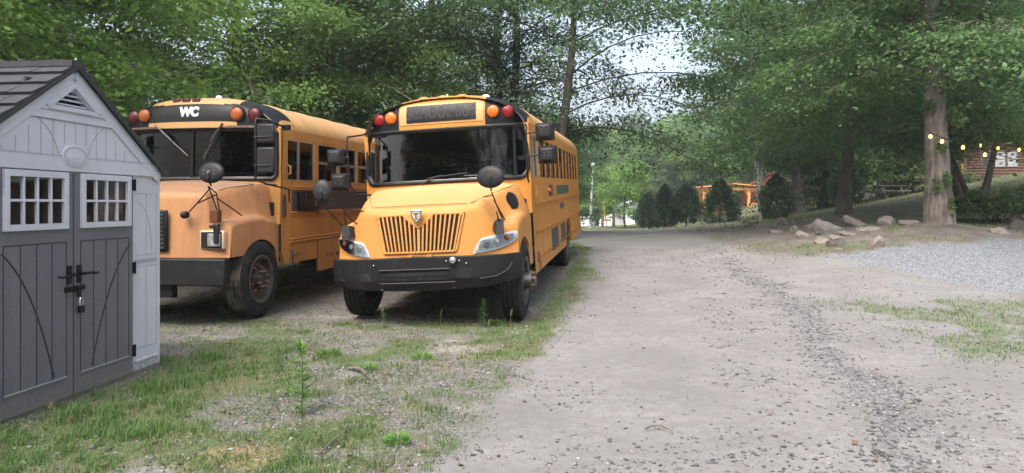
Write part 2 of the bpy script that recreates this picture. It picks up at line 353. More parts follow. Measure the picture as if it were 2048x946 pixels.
def windrow(y): return np.interp(y, [-5, 0, 3.9, 6.4, 11, 20.8, 30], [1, 1.5, 2.3, 3.05, 4.1, 5.4, 6.5])
def masks(x, y):
    n1 = fbm(x, y, 1.3, 1); n2 = fbm(x, y, .45, 2); n3 = fbm(x, y, 3.5, 3)
    eL = edgeL(y)+(n1-.5)*.8+(n2-.5)*.4
    left = sstep(.12, -.25, x-eL)                      # 1 on the verge side
    lush = sstep(.42, .60, n2*.55+n1*.45)
    # densest: strip along the shed, and the strip just beside the right bus
    shedstrip = np.exp(-((x+2.75-.06*(y-5))/.42)**2)*sstep(9, 7, y)*sstep(2, 3, y)
    busstrip = np.exp(-((x-(edgeL(y)-.5))/.5)**2)*sstep(6.5, 8.5, y)*sstep(30, 18, y)
    grass = left*np.clip(lush*.7+.34+shedstrip*1.1+busstrip*.55, 0, 1)
    under = ((x < .15+(y-8.7)*.167) & (x > -6.4) & (y > 9.3) & (y < 20))
    grass = np.where(under, grass*.25, np.maximum(grass, left*.42*sstep(7.6, 8.6, y)*sstep(11, 9.5, y)))
    wr = windrow(y)
    rp = sstep(3.9, 4.7, x-.15*(y-8)+(n1-.5)*1.0)*sstep(6.2, 7.6, y+(n1-.5)*1.2)*sstep(11.6, 10.4, y+(n1-.5)*1.4)
    grass = np.maximum(grass, rp*sstep(.36, .56, n2*.6+n1*.4)*.6)
    bank = sstep(15.2, 17.2, y-(x-9)*.02+(n1-.5)*2.2+(n2-.5))*sstep(5.2, 7, x-(y-22)*.07)
    lawn = bank*sstep(.40, .60, n3*.5+n1*.5)*.6+bank*sstep(24, 34, y)*.45*sstep(7, 13, x-(y-30)*.1)
    farl = sstep(3.2, 6, x-(y-40)*.01)*sstep(40, 48, y)*.7
    leftfar = sstep(-6.6, -8, x)*.5
    grass = np.clip(np.maximum.reduce([grass, lawn, farl, leftfar*np.ones_like(grass)]), 0, 1)
    blue = sstep(5.6, 8.0, x+(n1-.5)*2.2+(n2-.5)*1.0)*sstep(10.9, 12.6, y+(n1-.5)*2.0+(n2-.5)*.8-(x-7)*.05)*(1-bank)
    dark = np.exp(-((x-wr-(n1-.5)*.6)/.30)**2)*sstep(.15, .5, n2)*sstep(21, 15, y)*1.0
    dark = np.clip(dark+np.exp(-((x-wr+1.0-(n1-.5)*.9)/.35)**2)*sstep(.48, .66, n2)*.5*sstep(4.8, 6.5, y)*sstep(16, 12, y), 0, 1)
    road = (x > eL)*(1-bank)*(1-farl)*(1-blue)
    dirt = bank*(1-lawn)
    return dict(grass=grass, blue=blue, dark=dark, left=left, road=road, bank=np.clip(bank, 0, 1), dirt=dirt)
def spaced(lo, f0, f1, hi, st, g):
    c = list(np.arange(f0, f1, st)); a = c[-1]; s = st
    while a < hi: s *= g; a += s; c.append(a)
    a = f0; s = st; L_ = []
    while a > lo: s *= g; a -= s; L_.append(a)
    return np.array(sorted(L_)+c)
gx = spaced(-700, -5, 9, 700, .05, 1.045); gy = spaced(-300, 3.0, 16, 900, .05, 1.035)
GX, GY = np.meshgrid(gx, gy); GZ = H(GX, GY); mk = masks(GX, GY)
near = sstep(45, 20, np.hypot(GX, GY))
GZ = GZ+near*((fbm(GX, GY, .8, 9)-.5)*.05+(fbm(GX, GY, .16, 12, 2)-.5)*.016*(1-.5*mk['road'])+mk['dark']*.02)
far = sstep(60, 160, np.hypot(GX, GY)); GZ = GZ+far*(fbm(GX, GY, 40, 5)-.5)*6
# ground material
gm = bpy.data.materials.new('ground_cover'); gm.use_nodes = True; N = gm.node_tree.nodes; L = gm.node_tree.links; B = N['Principled BSDF']
B.inputs['Roughness'].default_value = .95; B.inputs['Specular IOR Level'].default_value = .15
tc = N.new('ShaderNodeTexCoord'); P_ = tc.outputs['Object']
def nz(scale, detail=4, rough=.55, vec=None):
    n = N.new('ShaderNodeTexNoise'); n.inputs['Scale'].default_value = scale; n.inputs['Detail'].default_value = detail; n.inputs['Roughness'].default_value = rough
    L.new(vec or P_, n.inputs['Vector']); return n.outputs[0]
def mr(v, a, b, c=0., d=1.):
    n = N.new('ShaderNodeMapRange'); n.inputs[1].default_value = a; n.inputs[2].default_value = b; n.inputs[3].default_value = c; n.inputs[4].default_value = d; L.new(v, n.inputs[0]); return n.outputs[0]
def mixc(f, a, b):
    n = N.new('ShaderNodeMix'); n.data_type = 'RGBA'
    if isinstance(f, float): n.inputs[0].default_value = f
    else: L.new(f, n.inputs[0])
    for i, c in ((6, a), (7, b)):
        if isinstance(c, tuple): n.inputs[i].default_value = (*c, 1)
        else: L.new(c, n.inputs[i])
    return n.outputs[2]
def mth(op, a, b):
    n = N.new('ShaderNodeMath'); n.operation = op
    for i, c in ((0, a), (1, b)):
        if isinstance(c, (int, float)): n.inputs[i].default_value = c
        else: L.new(c, n.inputs[i])
    return n.outputs[0]
def vor(scale, feat='F1'):
    n = N.new('ShaderNodeTexVoronoi'); n.inputs['Scale'].default_value = scale; n.feature = feat; L.new(P_, n.inputs['Vector']); return n
at = N.new('ShaderNodeVertexColor'); at.layer_name = 'mask'; sp = N.new('ShaderNodeSeparateColor'); L.new(at.outputs[0], sp.inputs[0])
at2 = N.new('ShaderNodeVertexColor'); at2.layer_name = 'mask2'; sp2 = N.new('ShaderNodeSeparateColor'); L.new(at2.outputs[0], sp2.inputs[0])
aG, aB, aD = sp.outputs; aL, aK, aE = sp2.outputs
v1 = vor(38); v2 = vor(75); sepv = N.new('ShaderNodeSeparateColor'); L.new(v1.outputs['Color'], sepv.inputs[0])
sepw = N.new('ShaderNodeSeparateColor'); L.new(v2.outputs['Color'], sepw.inputs[0])
# packed road dirt: pale, a little mottled, few dark specks
base = mixc(mr(nz(1.1, 6), .35, .65), (.180, .178, .176), (.243, .240, .238))
base = mixc(mr(nz(9, 6, .7), .4, .72), base, (.165, .158, .150))
spk = mth('MULTIPLY', mr(sepw.outputs[0], .70, .73), mr(v2.outputs['Distance'], .45, .3))
base = mixc(mth('MULTIPLY', spk, mr(nz(2.2, 3), .42, .6)), base, (.10, .10, .11))
# loose stones
stn = mixc(sepv.outputs[0], (.11, .11, .125), (.34, .34, .355))
stn = mixc(mr(v1.outputs['Distance'], .25, .6), stn, (.11, .10, .09))
left_c = mixc(mr(nz(2.6, 5), .42, .58), stn, (.18, .165, .155))
left_c = mixc(mr(nz(.9, 3), .56, .66), left_c, (.28, .255, .235))
left_c = mixc(mth('MULTIPLY', mr(nz(3.4, 4), .55, .62), .6), left_c, (.10, .125, .045))
c = mixc(mth('MULTIPLY', aL, .95), base, left_c)
blue_c = mixc(sepv.outputs[1], (.13, .145, .17), (.36, .385, .43)); blue_c = mixc(mr(v1.outputs['Distance'], .3, .7), blue_c, (.13, .135, .145))
c = mixc(mr(mth('ADD', aB, mth('MULTIPLY', mth('SUBTRACT', nz(9, 6, .7), .5), 1.6)), .3, .7), c, blue_c)
dk = mixc(sepv.outputs[2], (.05, .052, .06), (.26, .26, .27))
c = mixc(mr(mth('ADD', aD, mth('MULTIPLY', mth('SUBTRACT', nz(22, 6, .75), .5), 2.2)), .4, 1.05, 0, .7), c, dk)
bank_c = mixc(mr(nz(1.3, 6, .7), .35, .65), (.10, .085, .075), (.18, .165, .152)); bank_c = mixc(mr(nz(14, 4), .55, .75), bank_c, (.23, .21, .195))
c = mixc(mr(mth('ADD', aK, mth('MULTIPLY', nz(4, 5), .4)), .5, .9), c, bank_c)
gr_c = mixc(mr(nz(24, 5), .35, .65), (.060, .085, .03), (.12, .155, .06))
gr_c = mixc(mr(nz(1.0, 3), .45, .65), gr_c, (.15, .13, .07))
c = mixc(mr(mth('ADD', aG, mth('MULTIPLY', mth('SUBTRACT', nz(28, 5), .5), 1.3)), .35, .75, 0, .85), c, gr_c)
orange = mixc(mr(nz(20, 4), .4, .6), (.34, .22, .10), (.45, .31, .15))
c = mixc(aE, c, orange)
L.new(c, B.inputs['Base Color'])
hgt = mth('ADD', mth('MULTIPLY', mth('SUBTRACT', 1.0, v1.outputs['Distance']), mth('ADD', mth('MULTIPLY', mth('ADD', mth('ADD', aL, aB), aD), .7), .12)), mth('MULTIPLY', nz(45, 4), .6))
bp = N.new('ShaderNodeBump'); bp.inputs['Strength'].default_value = .75; bp.inputs['Distance'].default_value = .018; L.new(hgt, bp.inputs['Height']); L.new(bp.outputs[0], B.inputs['Normal'])
orangem = .55*np.clip(np.exp(-(((GX+1.55)/.28)**2+((GY-4.2)/.22)**2))*1.4*(fbm(GX, GY, .2, 21)*1.2), 0, 1)*sstep(.25, .5, np.exp(-(((GX+1.55)/.28)**2+((GY-4.2)/.22)**2)))
ny, nx = GX.shape
idx = np.arange(nx*ny).reshape(ny, nx)
quads = np.stack([idx[:-1, :-1], idx[:-1, 1:], idx[1:, 1:], idx[1:, :-1]], -1).reshape(-1, 4)
fc = lambda a: ((a[:-1, :-1]+a[1:, 1:])/2).ravel()
rq = (fc(mk['road']) > .5) & (fc(GY) < 60) & (fc(GX) < 14) ; bq = (fc(mk['blue']) > .5) & (fc(GY) < 20) & (fc(GX) < 25) & ~rq
V = np.stack([GX, GY, GZ], -1).reshape(-1, 3)
C1 = np.stack([mk['grass'], mk['blue'], mk['dark'], np.ones_like(GX)], -1).reshape(-1, 4)
C2 = np.stack([mk['left'], np.maximum(mk['bank'], far), orangem, np.ones_like(GX)], -1).reshape(-1, 4)
def np_mesh(name, V, Q, cols=None, smooth=True):
    me = bpy.data.meshes.new(name); k = Q.shape[1]
    me.vertices.add(len(V)); me.vertices.foreach_set('co', np.ascontiguousarray(V, np.float32).ravel())
    me.loops.add(Q.size); me.loops.foreach_set('vertex_index', Q.ravel().astype(np.int32))
    me.polygons.add(len(Q)); me.polygons.foreach_set('loop_start', np.arange(0, Q.size, k, dtype=np.int32)); me.polygons.foreach_set('loop_total', np.full(len(Q), k, np.int32))
    if smooth: me.polygons.foreach_set('use_smooth', np.ones(len(Q), bool))
    for nm, c in (cols or {}).items():
        a = me.color_attributes.new(nm, 'FLOAT_COLOR', 'POINT'); a.data.foreach_set('color', c.astype(np.float32).ravel())
    me.update(calc_edges=True); return me
def sub(name, sel):
    q = quads[sel]; u, inv = np.unique(q, return_inverse=True)
    me = np_mesh(name, V[u], inv.reshape(-1, 4), {'mask': C1[u], 'mask2': C2[u]}); me.materials.append(gm)
    o = link(name, me); tag(o, kind='structure'); return o
tag(sub('ground', ~(rq | bq))); tag(sub('dirt_road', rq)); tag(sub('gravel_patch', bq))
# ------------------------------------------------------------------ thin evening haze
hb_ = MB(); hb_.box(-240, 260, -90, 330, -14, 70); hz_ = hb_.build('haze', [], None, smooth=0); hz_.data.materials.clear()
hm = bpy.data.materials.new('haze_air'); hm.use_nodes = True; N = hm.node_tree.nodes; N.remove(N['Principled BSDF']); vp = N.new('ShaderNodeVolumePrincipled'); vp.inputs['Color'].default_value = (.86, .92, 1, 1); vp.inputs['Density'].default_value = .0009; vp.inputs['Anisotropy'].default_value = .2
hm.node_tree.links.new(vp.outputs[0], N['Material Output'].inputs['Volume']); hz_.data.materials.append(hm); tag(hz_, kind='stuff')
sc.cycles.volume_bounces = 0
# ------------------------------------------------------------------ storage shed; local x along the facade (to the picture's right), +y outward (toward the road), z up
z_c = 5.43; xc = (152-1024)/1450*z_c
dirv = Vector(((1180-1024)/1450, 1, 0)).normalized()
ang = math.atan2(dirv.y, dirv.x)
shed = empty('storage_shed', (xc-.03, z_c, h(xc, z_c)-.0), (0, 0, ang), 'white plastic garden shed with grey double doors and dark shingle roof', 'shed')
# facade plane y=0, inside at y>0 (to the left of the picture), outward = -y
HWs = 1.12; zE = 1.70; zA = 2.49; D = 2.2; zd = 1.765
def groove(mb, pts, wdt=.006, y=-.0, mi=0):
    for a, b in zip(pts, pts[1:]): mb.bar((a[0], y, a[1]), (b[0], y, b[1]), wdt, .004, up=(0, 1, 0), mi=mi)
wl = MB()
poly_r = [(.715, .03), (HWs, .03), (HWs, zE), (.715, zE)]
wl.prism(poly_r, 0, .05); wl.prism([(-x, z) for x, z in reversed(poly_r)], 0, .05)
wl.box(-HWs, -HWs+.05, .05, D, .03, zE); wl.box(HWs-.05, HWs, .05, D, .03, zE); wl.box(-HWs+.05, HWs-.05, D-.05, D, .03, zE)
for a, b in ((.76, 1.06),):
    for s_ in (-1, 1):
        x0_, x1_ = sorted((s_*a, s_*b))
        wl.box(x0_-.01, x1_+.01, -.012, 0, .10, .13)
wall = wl.build('wall', M['shed_w'], shed, bevel=.006)
gv = MB()
for s_ in (-1, 1):
    for z0_, z1_ in ((.22, .92), (1.02, 1.55)):
        groove(gv, [(s_*.76, z0_), (s_*1.06, z0_), (s_*1.06, z1_), (s_*.76, z1_)], .005); groove(gv, [(s_*.91, z0_), (s_*.91, z1_)], .004)
    gv.box(*sorted((s_*.75, s_*1.07)), -.006, 0, .955, .985)
    groove(gv, [(s_*(.77+.22*math.sin(R(90)*k/10)), 1.06+.42*math.cos(R(90)*k/10)) for k in range(11)], .005)
gv.build('panel_groove', mat('shed_white_groove', (.36, .36, .39), .6), wall, smooth=0)
fl_ = MB(); fl_.box(-HWs+.01, HWs-.01, .0, D-.02, -.1, .028); fl_.build('floor', M['shed_g'], shed)
# gable
gm_ = MB(); ov = .0
tri = [(-HWs-ov, zE-.01), (HWs+ov, zE-.01), (HWs+ov, zE+.03), (0, zA), (-HWs-ov, zE+.03)]
vt0, vt1, vz0, vz1 = -.20, .20, 2.17, 2.315
# triangle with a triangular vent hole: build as pieces
def P2d(*p): return list(p)
sl_ = (zA-zE-.03)/(HWs+ov)
gm_.prism([(-HWs-ov, zE-.01), (HWs+ov, zE-.01), (HWs+ov, zE+.03), (.5, zA-.5*sl_), (.5, vz0), (-.5, vz0), (-.5, zA-.5*sl_), (-HWs-ov, zE+.03)], -.012, .04)
gm_.prism([(-.5, vz0), (vt0, vz0), (0, vz1), (0, zA), (-.5, zA-.5*sl_)], -.012, .04)
gm_.prism([(vt1, vz0), (.5, vz0), (.5, zA-.5*sl_), (0, zA), (0, vz1)], -.012, .04)
# raised trims
zl = zE+.20
for s_ in (-1, 1):
    gm_.bar((s_*1.07, -.016, zA-1.07*sl_-.070), (0, -.016, zA-.070), .10, .014, up=(0, 1, 0))
gm_.box(-HWs+.06, HWs-.06, -.022, -.010, zE+.0, zE+.105)
gm_.bar((-.36, -.016, 2.145), (.36, -.016, 2.145), .02, .010, up=(0, 1, 0)); gm_.bar((-.42, -.016, 2.095), (.42, -.016, 2.095), .05, .012, up=(0, 1, 0))
for a, b in (((-.27, vz0-.012), (.27, vz0-.012)), ((-.27, vz0-.012), (0, vz1+.03)), ((.27, vz0-.012), (0, vz1+.03))): gm_.bar((a[0], -.020, a[1]), (b[0], -.020, b[1]), .035, .022, up=(0, 1, 0))
n_ = 28; ov_ = [(.135*math.cos(2*math.pi*k/n_), zE+.115+.085*math.sin(2*math.pi*k/n_)) for k in range(n_)]; gm_.prism(ov_, -.028, -.012)
gab = gm_.build('gable', M['shed_w'], shed, bevel=.004)
gg = MB()
for k in range(-8, 9):
    x = k*.115+.02
    if abs(x) > .93: continue
    zt_ = min(2.06, zA-.12-(abs(x)+.07)*sl_-.02); z0_ = zE+.112 if abs(x) > .15 else zE+.205
    if zt_ > z0_+.03: groove(gg, [(x, z0_), (x, zt_)], .004, -.013)
for s_ in (-1, 1): groove(gg, [(s_*((1-t)**2*.45+2*t*(1-t)*.22+t*t*.153), (1-t)**2*2.10+2*t*(1-t)*2.04+t*t*1.82) for t in [k/12 for k in range(13)]], .006, -.013)
for s_ in (-1, 1): groove(gg, [(s_*(HWs-.13), zE+.11), (0, zA-.175)] if s_ else [], .005, -.013)
groove(gg, [(-.95, zE+.112), (.95, zE+.112)], .005, -.023); groove(gg, [(-.46, 2.065), (.46, 2.065)], .004, -.013)
groove(gg, [(.115*math.cos(2*math.pi*k/24), zE+.115+.066*math.sin(2*math.pi*k/24)) for k in range(25)], .004, -.029)
gg.build('panel_groove', bpy.data.materials['shed_white_groove'], gab, smooth=0)
# raised squiggle-like maker badge, unreadable in the photo
bdg = MB(); bdg.prism([(.09*math.cos(2*math.pi*k/n_), zE+.115+.048*math.sin(2*math.pi*k/n_)) for k in range(n_)], -.032, -.028)
for k in range(7): bdg.bar((-.06+.018*k, -.034, zE+.100), (-.052+.018*k, -.034, zE+.13), .006, .004, up=(0, 1, 0))
bdg.build('badge', M['shed_w'], gab)
vn = MB()
for k in range(4): zz = vz0+.018+.036*k; ww = .19*(1-(zz-vz0)/(vz1-vz0)); vn.box(-ww, ww, .0, .03, zz, zz+.012, 0, Matrix.Translation((0, 0, 0)))
vn.build('vent_slat', M['shed_w'], gab); vd = MB(); vd.box(-.3, .3, .12, .14, vz0-.1, vz1+.05); vd.build('vent_backing', M['shed_gd'], gab)
# roof: two pitched slabs made of overlapping shingle courses
for s_ in (-1, 1):
    rf = MB(); L_ = math.hypot(HWs+ov+.02, (HWs+ov+.02)*sl_); ux = Vector((s_*(HWs+ov+.02), 0, -(HWs+ov+.02)*sl_)).normalized(); top = Vector((0, 0, zA+.012)); nn = Vector((-ux.z*s_, 0, ux.x*s_)) if s_ > 0 else Vector((ux.z, 0, -ux.x)); nn = Vector((abs(ux.z)*s_, 0, abs(ux.x)))
    nC = 8; LL = L_+.0
    rf.add([top+Vector((0, y, 0))+ux*t+nn*o_ for y in (-.045, D+.05) for t in (0, LL) for o_ in (-.012, 0)], [(0, 1, 3, 2), (4, 6, 7, 5), (0, 4, 5, 1), (2, 3, 7, 6), (1, 5, 7, 3), (0, 2, 6, 4)])
    for c_ in range(nC):
        t0, t1 = LL*c_/nC, LL*(c_+1)/nC+.015; o_ = random.random()*.2; y = -.05-o_
        while y < D+.05:
            ya, yb_ = max(y, -.05), min(y+.30, D+.06); y += .306
            if yb_ <= ya+.02: continue
            dz = .018+random.random()*.006
            a = [top+Vector((0, yy, 0))+ux*t+nn*zz for yy in (ya, yb_) for t, zz in ((t0, .002), (t1, .004), (t1, dz+.012), (t0, .008))]
            rf.add(a, [(0, 1, 2, 3), (4, 7, 6, 5), (0, 4, 5, 1), (1, 5, 6, 2), (2, 6, 7, 3), (3, 7, 4, 0)])
    if s_ > 0: rf.bar(top+Vector((0, -.055, .0)), top+Vector((0, D+.07, .0)), .15, .045)
    rfo = rf.build('roof', M['shingle'], shed, smooth=0)
    ft = MB(); ft.bar(top+Vector((0, -.05, -.018)), top+Vector((0, -.05, -.018))+ux*LL, .024, .012, up=(0, 1, 0)); ft.build('roof_edge', M['shed_gd'], rfo)
# doors
def door(s_):
    dm = MB(); x0_, x1_ = sorted((s_*.008, s_*.71)); wx0, wx1 = sorted((s_*.08, s_*.652)); wz0, wz1 = 1.285, 1.68
    yf, ybk = -.012, .03
    dm.box(x0_, x1_, yf, ybk, .03, wz0); dm.box(x0_, x1_, yf, ybk, wz1, zd); dm.box(x0_, wx0, yf, ybk, wz0, wz1); dm.box(wx1, x1_, yf, ybk, wz0, wz1)
    o = dm.build('door', M['shed_g'], shed, bevel=0)
    g_ = MB(); ax, bx = sorted((s_*.075, s_*.655)); zt_, zb_ = 1.178, .19
    groove(g_, [(ax, zt_), (bx, zt_)], .007, yf-.001)
    for k in range(5): x = ax+(bx-ax)*k/4; groove(g_, [(x, zb_), (x, zt_)], .006, yf-.001)
    bz = lambda a, b, c_, t: a*(1-t)**2+2*b*t*(1-t)+c_*t*t; q = [(s_*bz(.67, .399, .20, k/14), bz(1.125, .914, .208, k/14)) for k in range(15)]
    groove(g_, q, .011, yf-.002)
    g_.build('panel_groove', M['shed_gd'], o, smooth=0)
    e_ = MB(); e_.box(ax, bx, yf-.008, yf, zb_-.012, zb_-.002); e_.build('panel_edge', M['shed_gl'], o)
    wn = MB(); yy0, yy1 = yf-.022, yf+.01; fw_ = .034
    for b_ in ((wx0-.01, wx1+.01, wz0-.01, wz0+fw_), (wx0-.01, wx1+.01, wz1-fw_, wz1+.01), (wx0-.01, wx0+fw_, wz0+fw_, wz1-fw_), (wx1-fw_, wx1+.01, wz0+fw_, wz1-fw_)): wn.box(b_[0], b_[1], yy0, yy1, b_[2], b_[3])
    ia, ib = wx0+fw_, wx1-fw_
    for k in range(1, 4): x = ia+(ib-ia)*k/4; wn.box(x-.009, x+.009, yy0+.006, yy1, wz0+fw_, wz1-fw_)
    zm = (wz0+wz1)/2
    for k in range(4): wn.box(ia+(ib-ia)*k/4+(.009 if k else 0), ia+(ib-ia)*(k+1)/4-(.009 if k < 3 else 0), yy0+.006, yy1, zm-.009, zm+.009)
    f_ = wn.build('window', M['shed_w'], o, bevel=.003)
    pn = MB(); pn.add([(ia, yf+.005, wz0+fw_), (ib, yf+.005, wz0+fw_), (ib, yf+.005, wz1-fw_), (ia, yf+.005, wz1-fw_)], [(0, 1, 2, 3)]); pn.build('pane', M['pane'], f_, smooth=0, fix=False)
    hn = MB(); xh = s_*.052; hn.box(xh-.022, xh+.022, yf-.014, yf, .865, 1.0); 
    hn.tube([(xh, yf-.012, .935), (xh, yf-.055, .935), (xh+s_*.05, yf-.06, .937), (xh+s_*.13, yf-.055, .925), (xh+s_*.165, yf-.05, .932)], [.012, .012, .011, .010, .007], 8); hn.build('handle', M['black'], o, bevel=.004)
    hg = MB()
    for z in (.22, .92, 1.62): hg.box(*sorted((s_*.70, s_*.735)), yf-.012, yf+.02, z-.045, z+.045); hg.tube([(s_*.718, yf-.014, z-.05), (s_*.718, yf-.014, z+.05)], .009, 8)
    hg.build('hinge', M['black'], o, split=True)
    return o
dl = door(-1); dr_ = door(1)
hp = MB(); hp.box(-.10, -.005, -.024, -.012, .805, .845, 0); hp.box(.005, .115, -.024, -.012, .81, .845); hp.tube([(-.08, -.032, .825), (.09, -.032, .83)], .008, 8); hp.box(.02, .06, -.032, -.024, .76, .81)
hp.build('hasp', M['black'], shed, bevel=.003)
# padlock hanging on the hasp
pl = empty('padlock', tuple(shed.matrix_world @ Vector((0, 0, 0))), (0, 0, ang), 'small black padlock with steel shackle hanging on the grey shed doors', 'padlock')
pl.location = shed.location+Matrix.Rotation(ang, 3, 'Z') @ Vector((.045, -.042, .685))
k_ = MB(); k_.box(-.026, .026, -.012, .012, -.045, .01); k_.build('lock_body', M['black'], pl, bevel=.005)
k_ = MB(); k_.tube([(-.016, 0, .005), (-.016, 0, .05), (-.009, 0, .066), (.0, 0, .071), (.009, 0, .066), (.016, 0, .05), (.016, 0, .005)], .005, 8); k_.build('shackle', M['chrome'], pl)
# boxes stored behind the door windows
for i, (a, b, c_, d_, e_, f_, lab) in enumerate(((-.80, -.46, .35, .75, .04, 1.40, 'tall brown box inside the shed behind the left door window'), (-.40, -.08, .30, .7, .04, 1.62, 'brown carton seen through the left shed door window, nearest the door gap'), (.10, .42, .32, .7, .04, 1.55, 'brown carton seen through the right shed door window, nearest the door gap'), (.46, .80, .4, .8, .04, 1.66, 'brown carton behind the right shed door window, nearest the hinges'))):
    bx_ = MB(); bx_.box(a, b, c_, d_, e_, f_); o = bx_.build('storage_box', M['card'], None, bevel=.01); o.location = shed.location; o.rotation_euler = (0, 0, ang); tag(o, lab, 'box')
# ------------------------------------------------------------------ school buses (local: front bumper at y=0, +y to the rear, x to the picture's right)
HW = 1.2
def arc_z(x, zg, zt, w=HW): return zg+(zt-zg)*max(0., 1-abs(x/w)**2.5)**(1/1.9)
def make_wheel(root, x, y, side, r=.5, muddy=False, dual=False, hub_out=.10):
    """side=+1: outer face toward +x"""
    wd = .27; wh = empty('wheel', (x, y, r)); wh.parent = root
    m = rotm('Y', R(90)*side)
    def tyre(off):
        t = MB(); a = wd/2
        prof = [(.30, -a*.8), (.34, -a*.98), (r-.09, -a), (r-.035, -a*.93), (r-.004, -a*.80)]
        for k, g in enumerate((-.5, -.18, .18, .5)):
            prof += [(r, a*(g-.05)*1.25), (r-.016, a*(g-.025)*1.25), (r-.016, a*(g+.025)*1.25), (r, a*(g+.05)*1.25)]
        prof += [(r-.004, a*.80), (r-.035, a*.93), (r-.09, a), (r-.12, a*1.01), (r-.13, a*.985), (.34, a*.98), (.30, a*.8)]
        mm = m.copy(); mm.translation = Vector((off, 0, 0))
        t.lathe(prof, 56, mm, mif=[1 if (r-.03 < a_[0] and r-.03 < b_[0]) else 0 for a_, b_ in zip(prof, prof[1:])])
        return t
    tyre(0).build('tyre', [M['rubber'], M['rubber_mud'] if muddy else M['rubber']], wh, smooth=40)
    if dual: tyre(-side*.33).build('tyre', [M['rubber'], M['rubber']], wh, smooth=40)
    rm = MB(); a = wd/2
    rm.lathe([(.30, -a*.9), (.315, -a*.95), (.29, -a*.6), (.275, .0), (.285, a*.75), (.318, a*.97), (.305, a*1.02), (.278, a*.9), (.262, a*.25), (.235, a*.05), (.225, .045), (.20, .05), (.155, .05), (.11, .055), (.10, a+hub_out*.4), (.135, a+hub_out*.42), (.135, a+hub_out*.62), (.08, a+hub_out*.64), (.075, a+hub_out), (1e-3, a+hub_out)], 40, m)
    rm.build('rim', M['steel'], wh, smooth=30)
    ln = MB()
    for k in range(10):
        an = 2*math.pi*k/10; q = m @ Matrix.Translation((.170*math.cos(an), .170*math.sin(an), .04))
        ln.lathe([(.022, 0), (.022, .03), (.015, .032), (.015, .075), (1e-3, .077)], 6, q)
    for k in range(8):
        an = 2*math.pi*(k+.5)/8; q = m @ Matrix.Translation((.108*math.cos(an), .108*math.sin(an), a+hub_out*.6))
        ln.lathe([(.017, 0), (.017, .03), (.011, .032), (.011, .05), (1e-3, .051)], 6, q)
    ln.build('lug_nut', M['rust'], wh, smooth=30, split=True)
    return wh
def crossview(root, c, base, legs, r, rz, side, mt):
    """black oval mirror shell facing back at the driver, on bent tube legs"""
    o = empty('mirror', c); o.parent = root
    q = Vector((-.12*side, -1, .12)).to_track_quat('Z', 'Y').to_matrix().to_4x4() @ Matrix.Diagonal((1, rz/r, 1, 1))
    s = MB(); s.lathe([(1e-3, .040), (r*.5, .038), (r*.78, .030), (r*.93, .018), (r, .0), (r, -.012), (r*.96, -.016)], 32, q)
    s.build('mirror_shell', M['plastic'], o, smooth=40, split=True)
    g = MB(); g.lathe([(r*.96, -.012), (r*.7, -.035), (r*.35, -.05), (1e-3, -.054)], 28, q); g.build('mirror_glass', M['chrome'], o, split=True)
    b = MB()
    for k in range(4):
        p = q @ Vector((r*.42*(1 if k % 2 else -1), r*.18*(1 if k > 1 else -1), .039)); disc(b, p, .008, .006, 8)
    p = q @ Vector((0, 0, .040)); b.box(p.x-.02, p.x+.02, p.y-.012, p.y+.01, p.z-.02, p.z+.02)
    b.build('screw', M['chrome'], o, split=True)
    a = MB()
    a.tube([Vector((p.x, p.y-.01, p.z)), Vector((p.x+.01, p.y-.03, p.z-rz*.6)), Vector((0, .0, -rz-.03))], .010, 6)
    for L_ in legs: a.tube([Vector(t)-Vector(c) for t in L_], .0085, 6)
    a.build('mirror_arm', M['black'], o)
    return o
def box_mirror(mb, x, y, z, w, hh, d=.09, side=1, mi=0):
    """rounded rectangular mirror housing, faceted back"""
    F = [(x-w/2, y, z-hh/2), (x+w/2, y, z-hh/2), (x+w/2, y, z+hh/2), (x-w/2, y, z+hh/2)]
    k = .62; Bk = [(x-w/2*k, y-d, z-hh/2*k), (x+w/2*k, y-d, z-hh/2*k), (x+w/2*k, y-d, z+hh/2*.72), (x-w/2*k, y-d, z+hh/2*.72)]
    mb.add(F+[(a, b+.05, c_) for a, b, c_ in F]+Bk, [(4, 5, 6, 7), (0, 4, 7, 3), (1, 2, 6, 5), (0, 1, 5, 4), (3, 7, 6, 2), (0, 8, 9, 1), (1, 9, 10, 2), (2, 10, 11, 3), (3, 11, 8, 0), (8, 11, 10, 9)], mi)
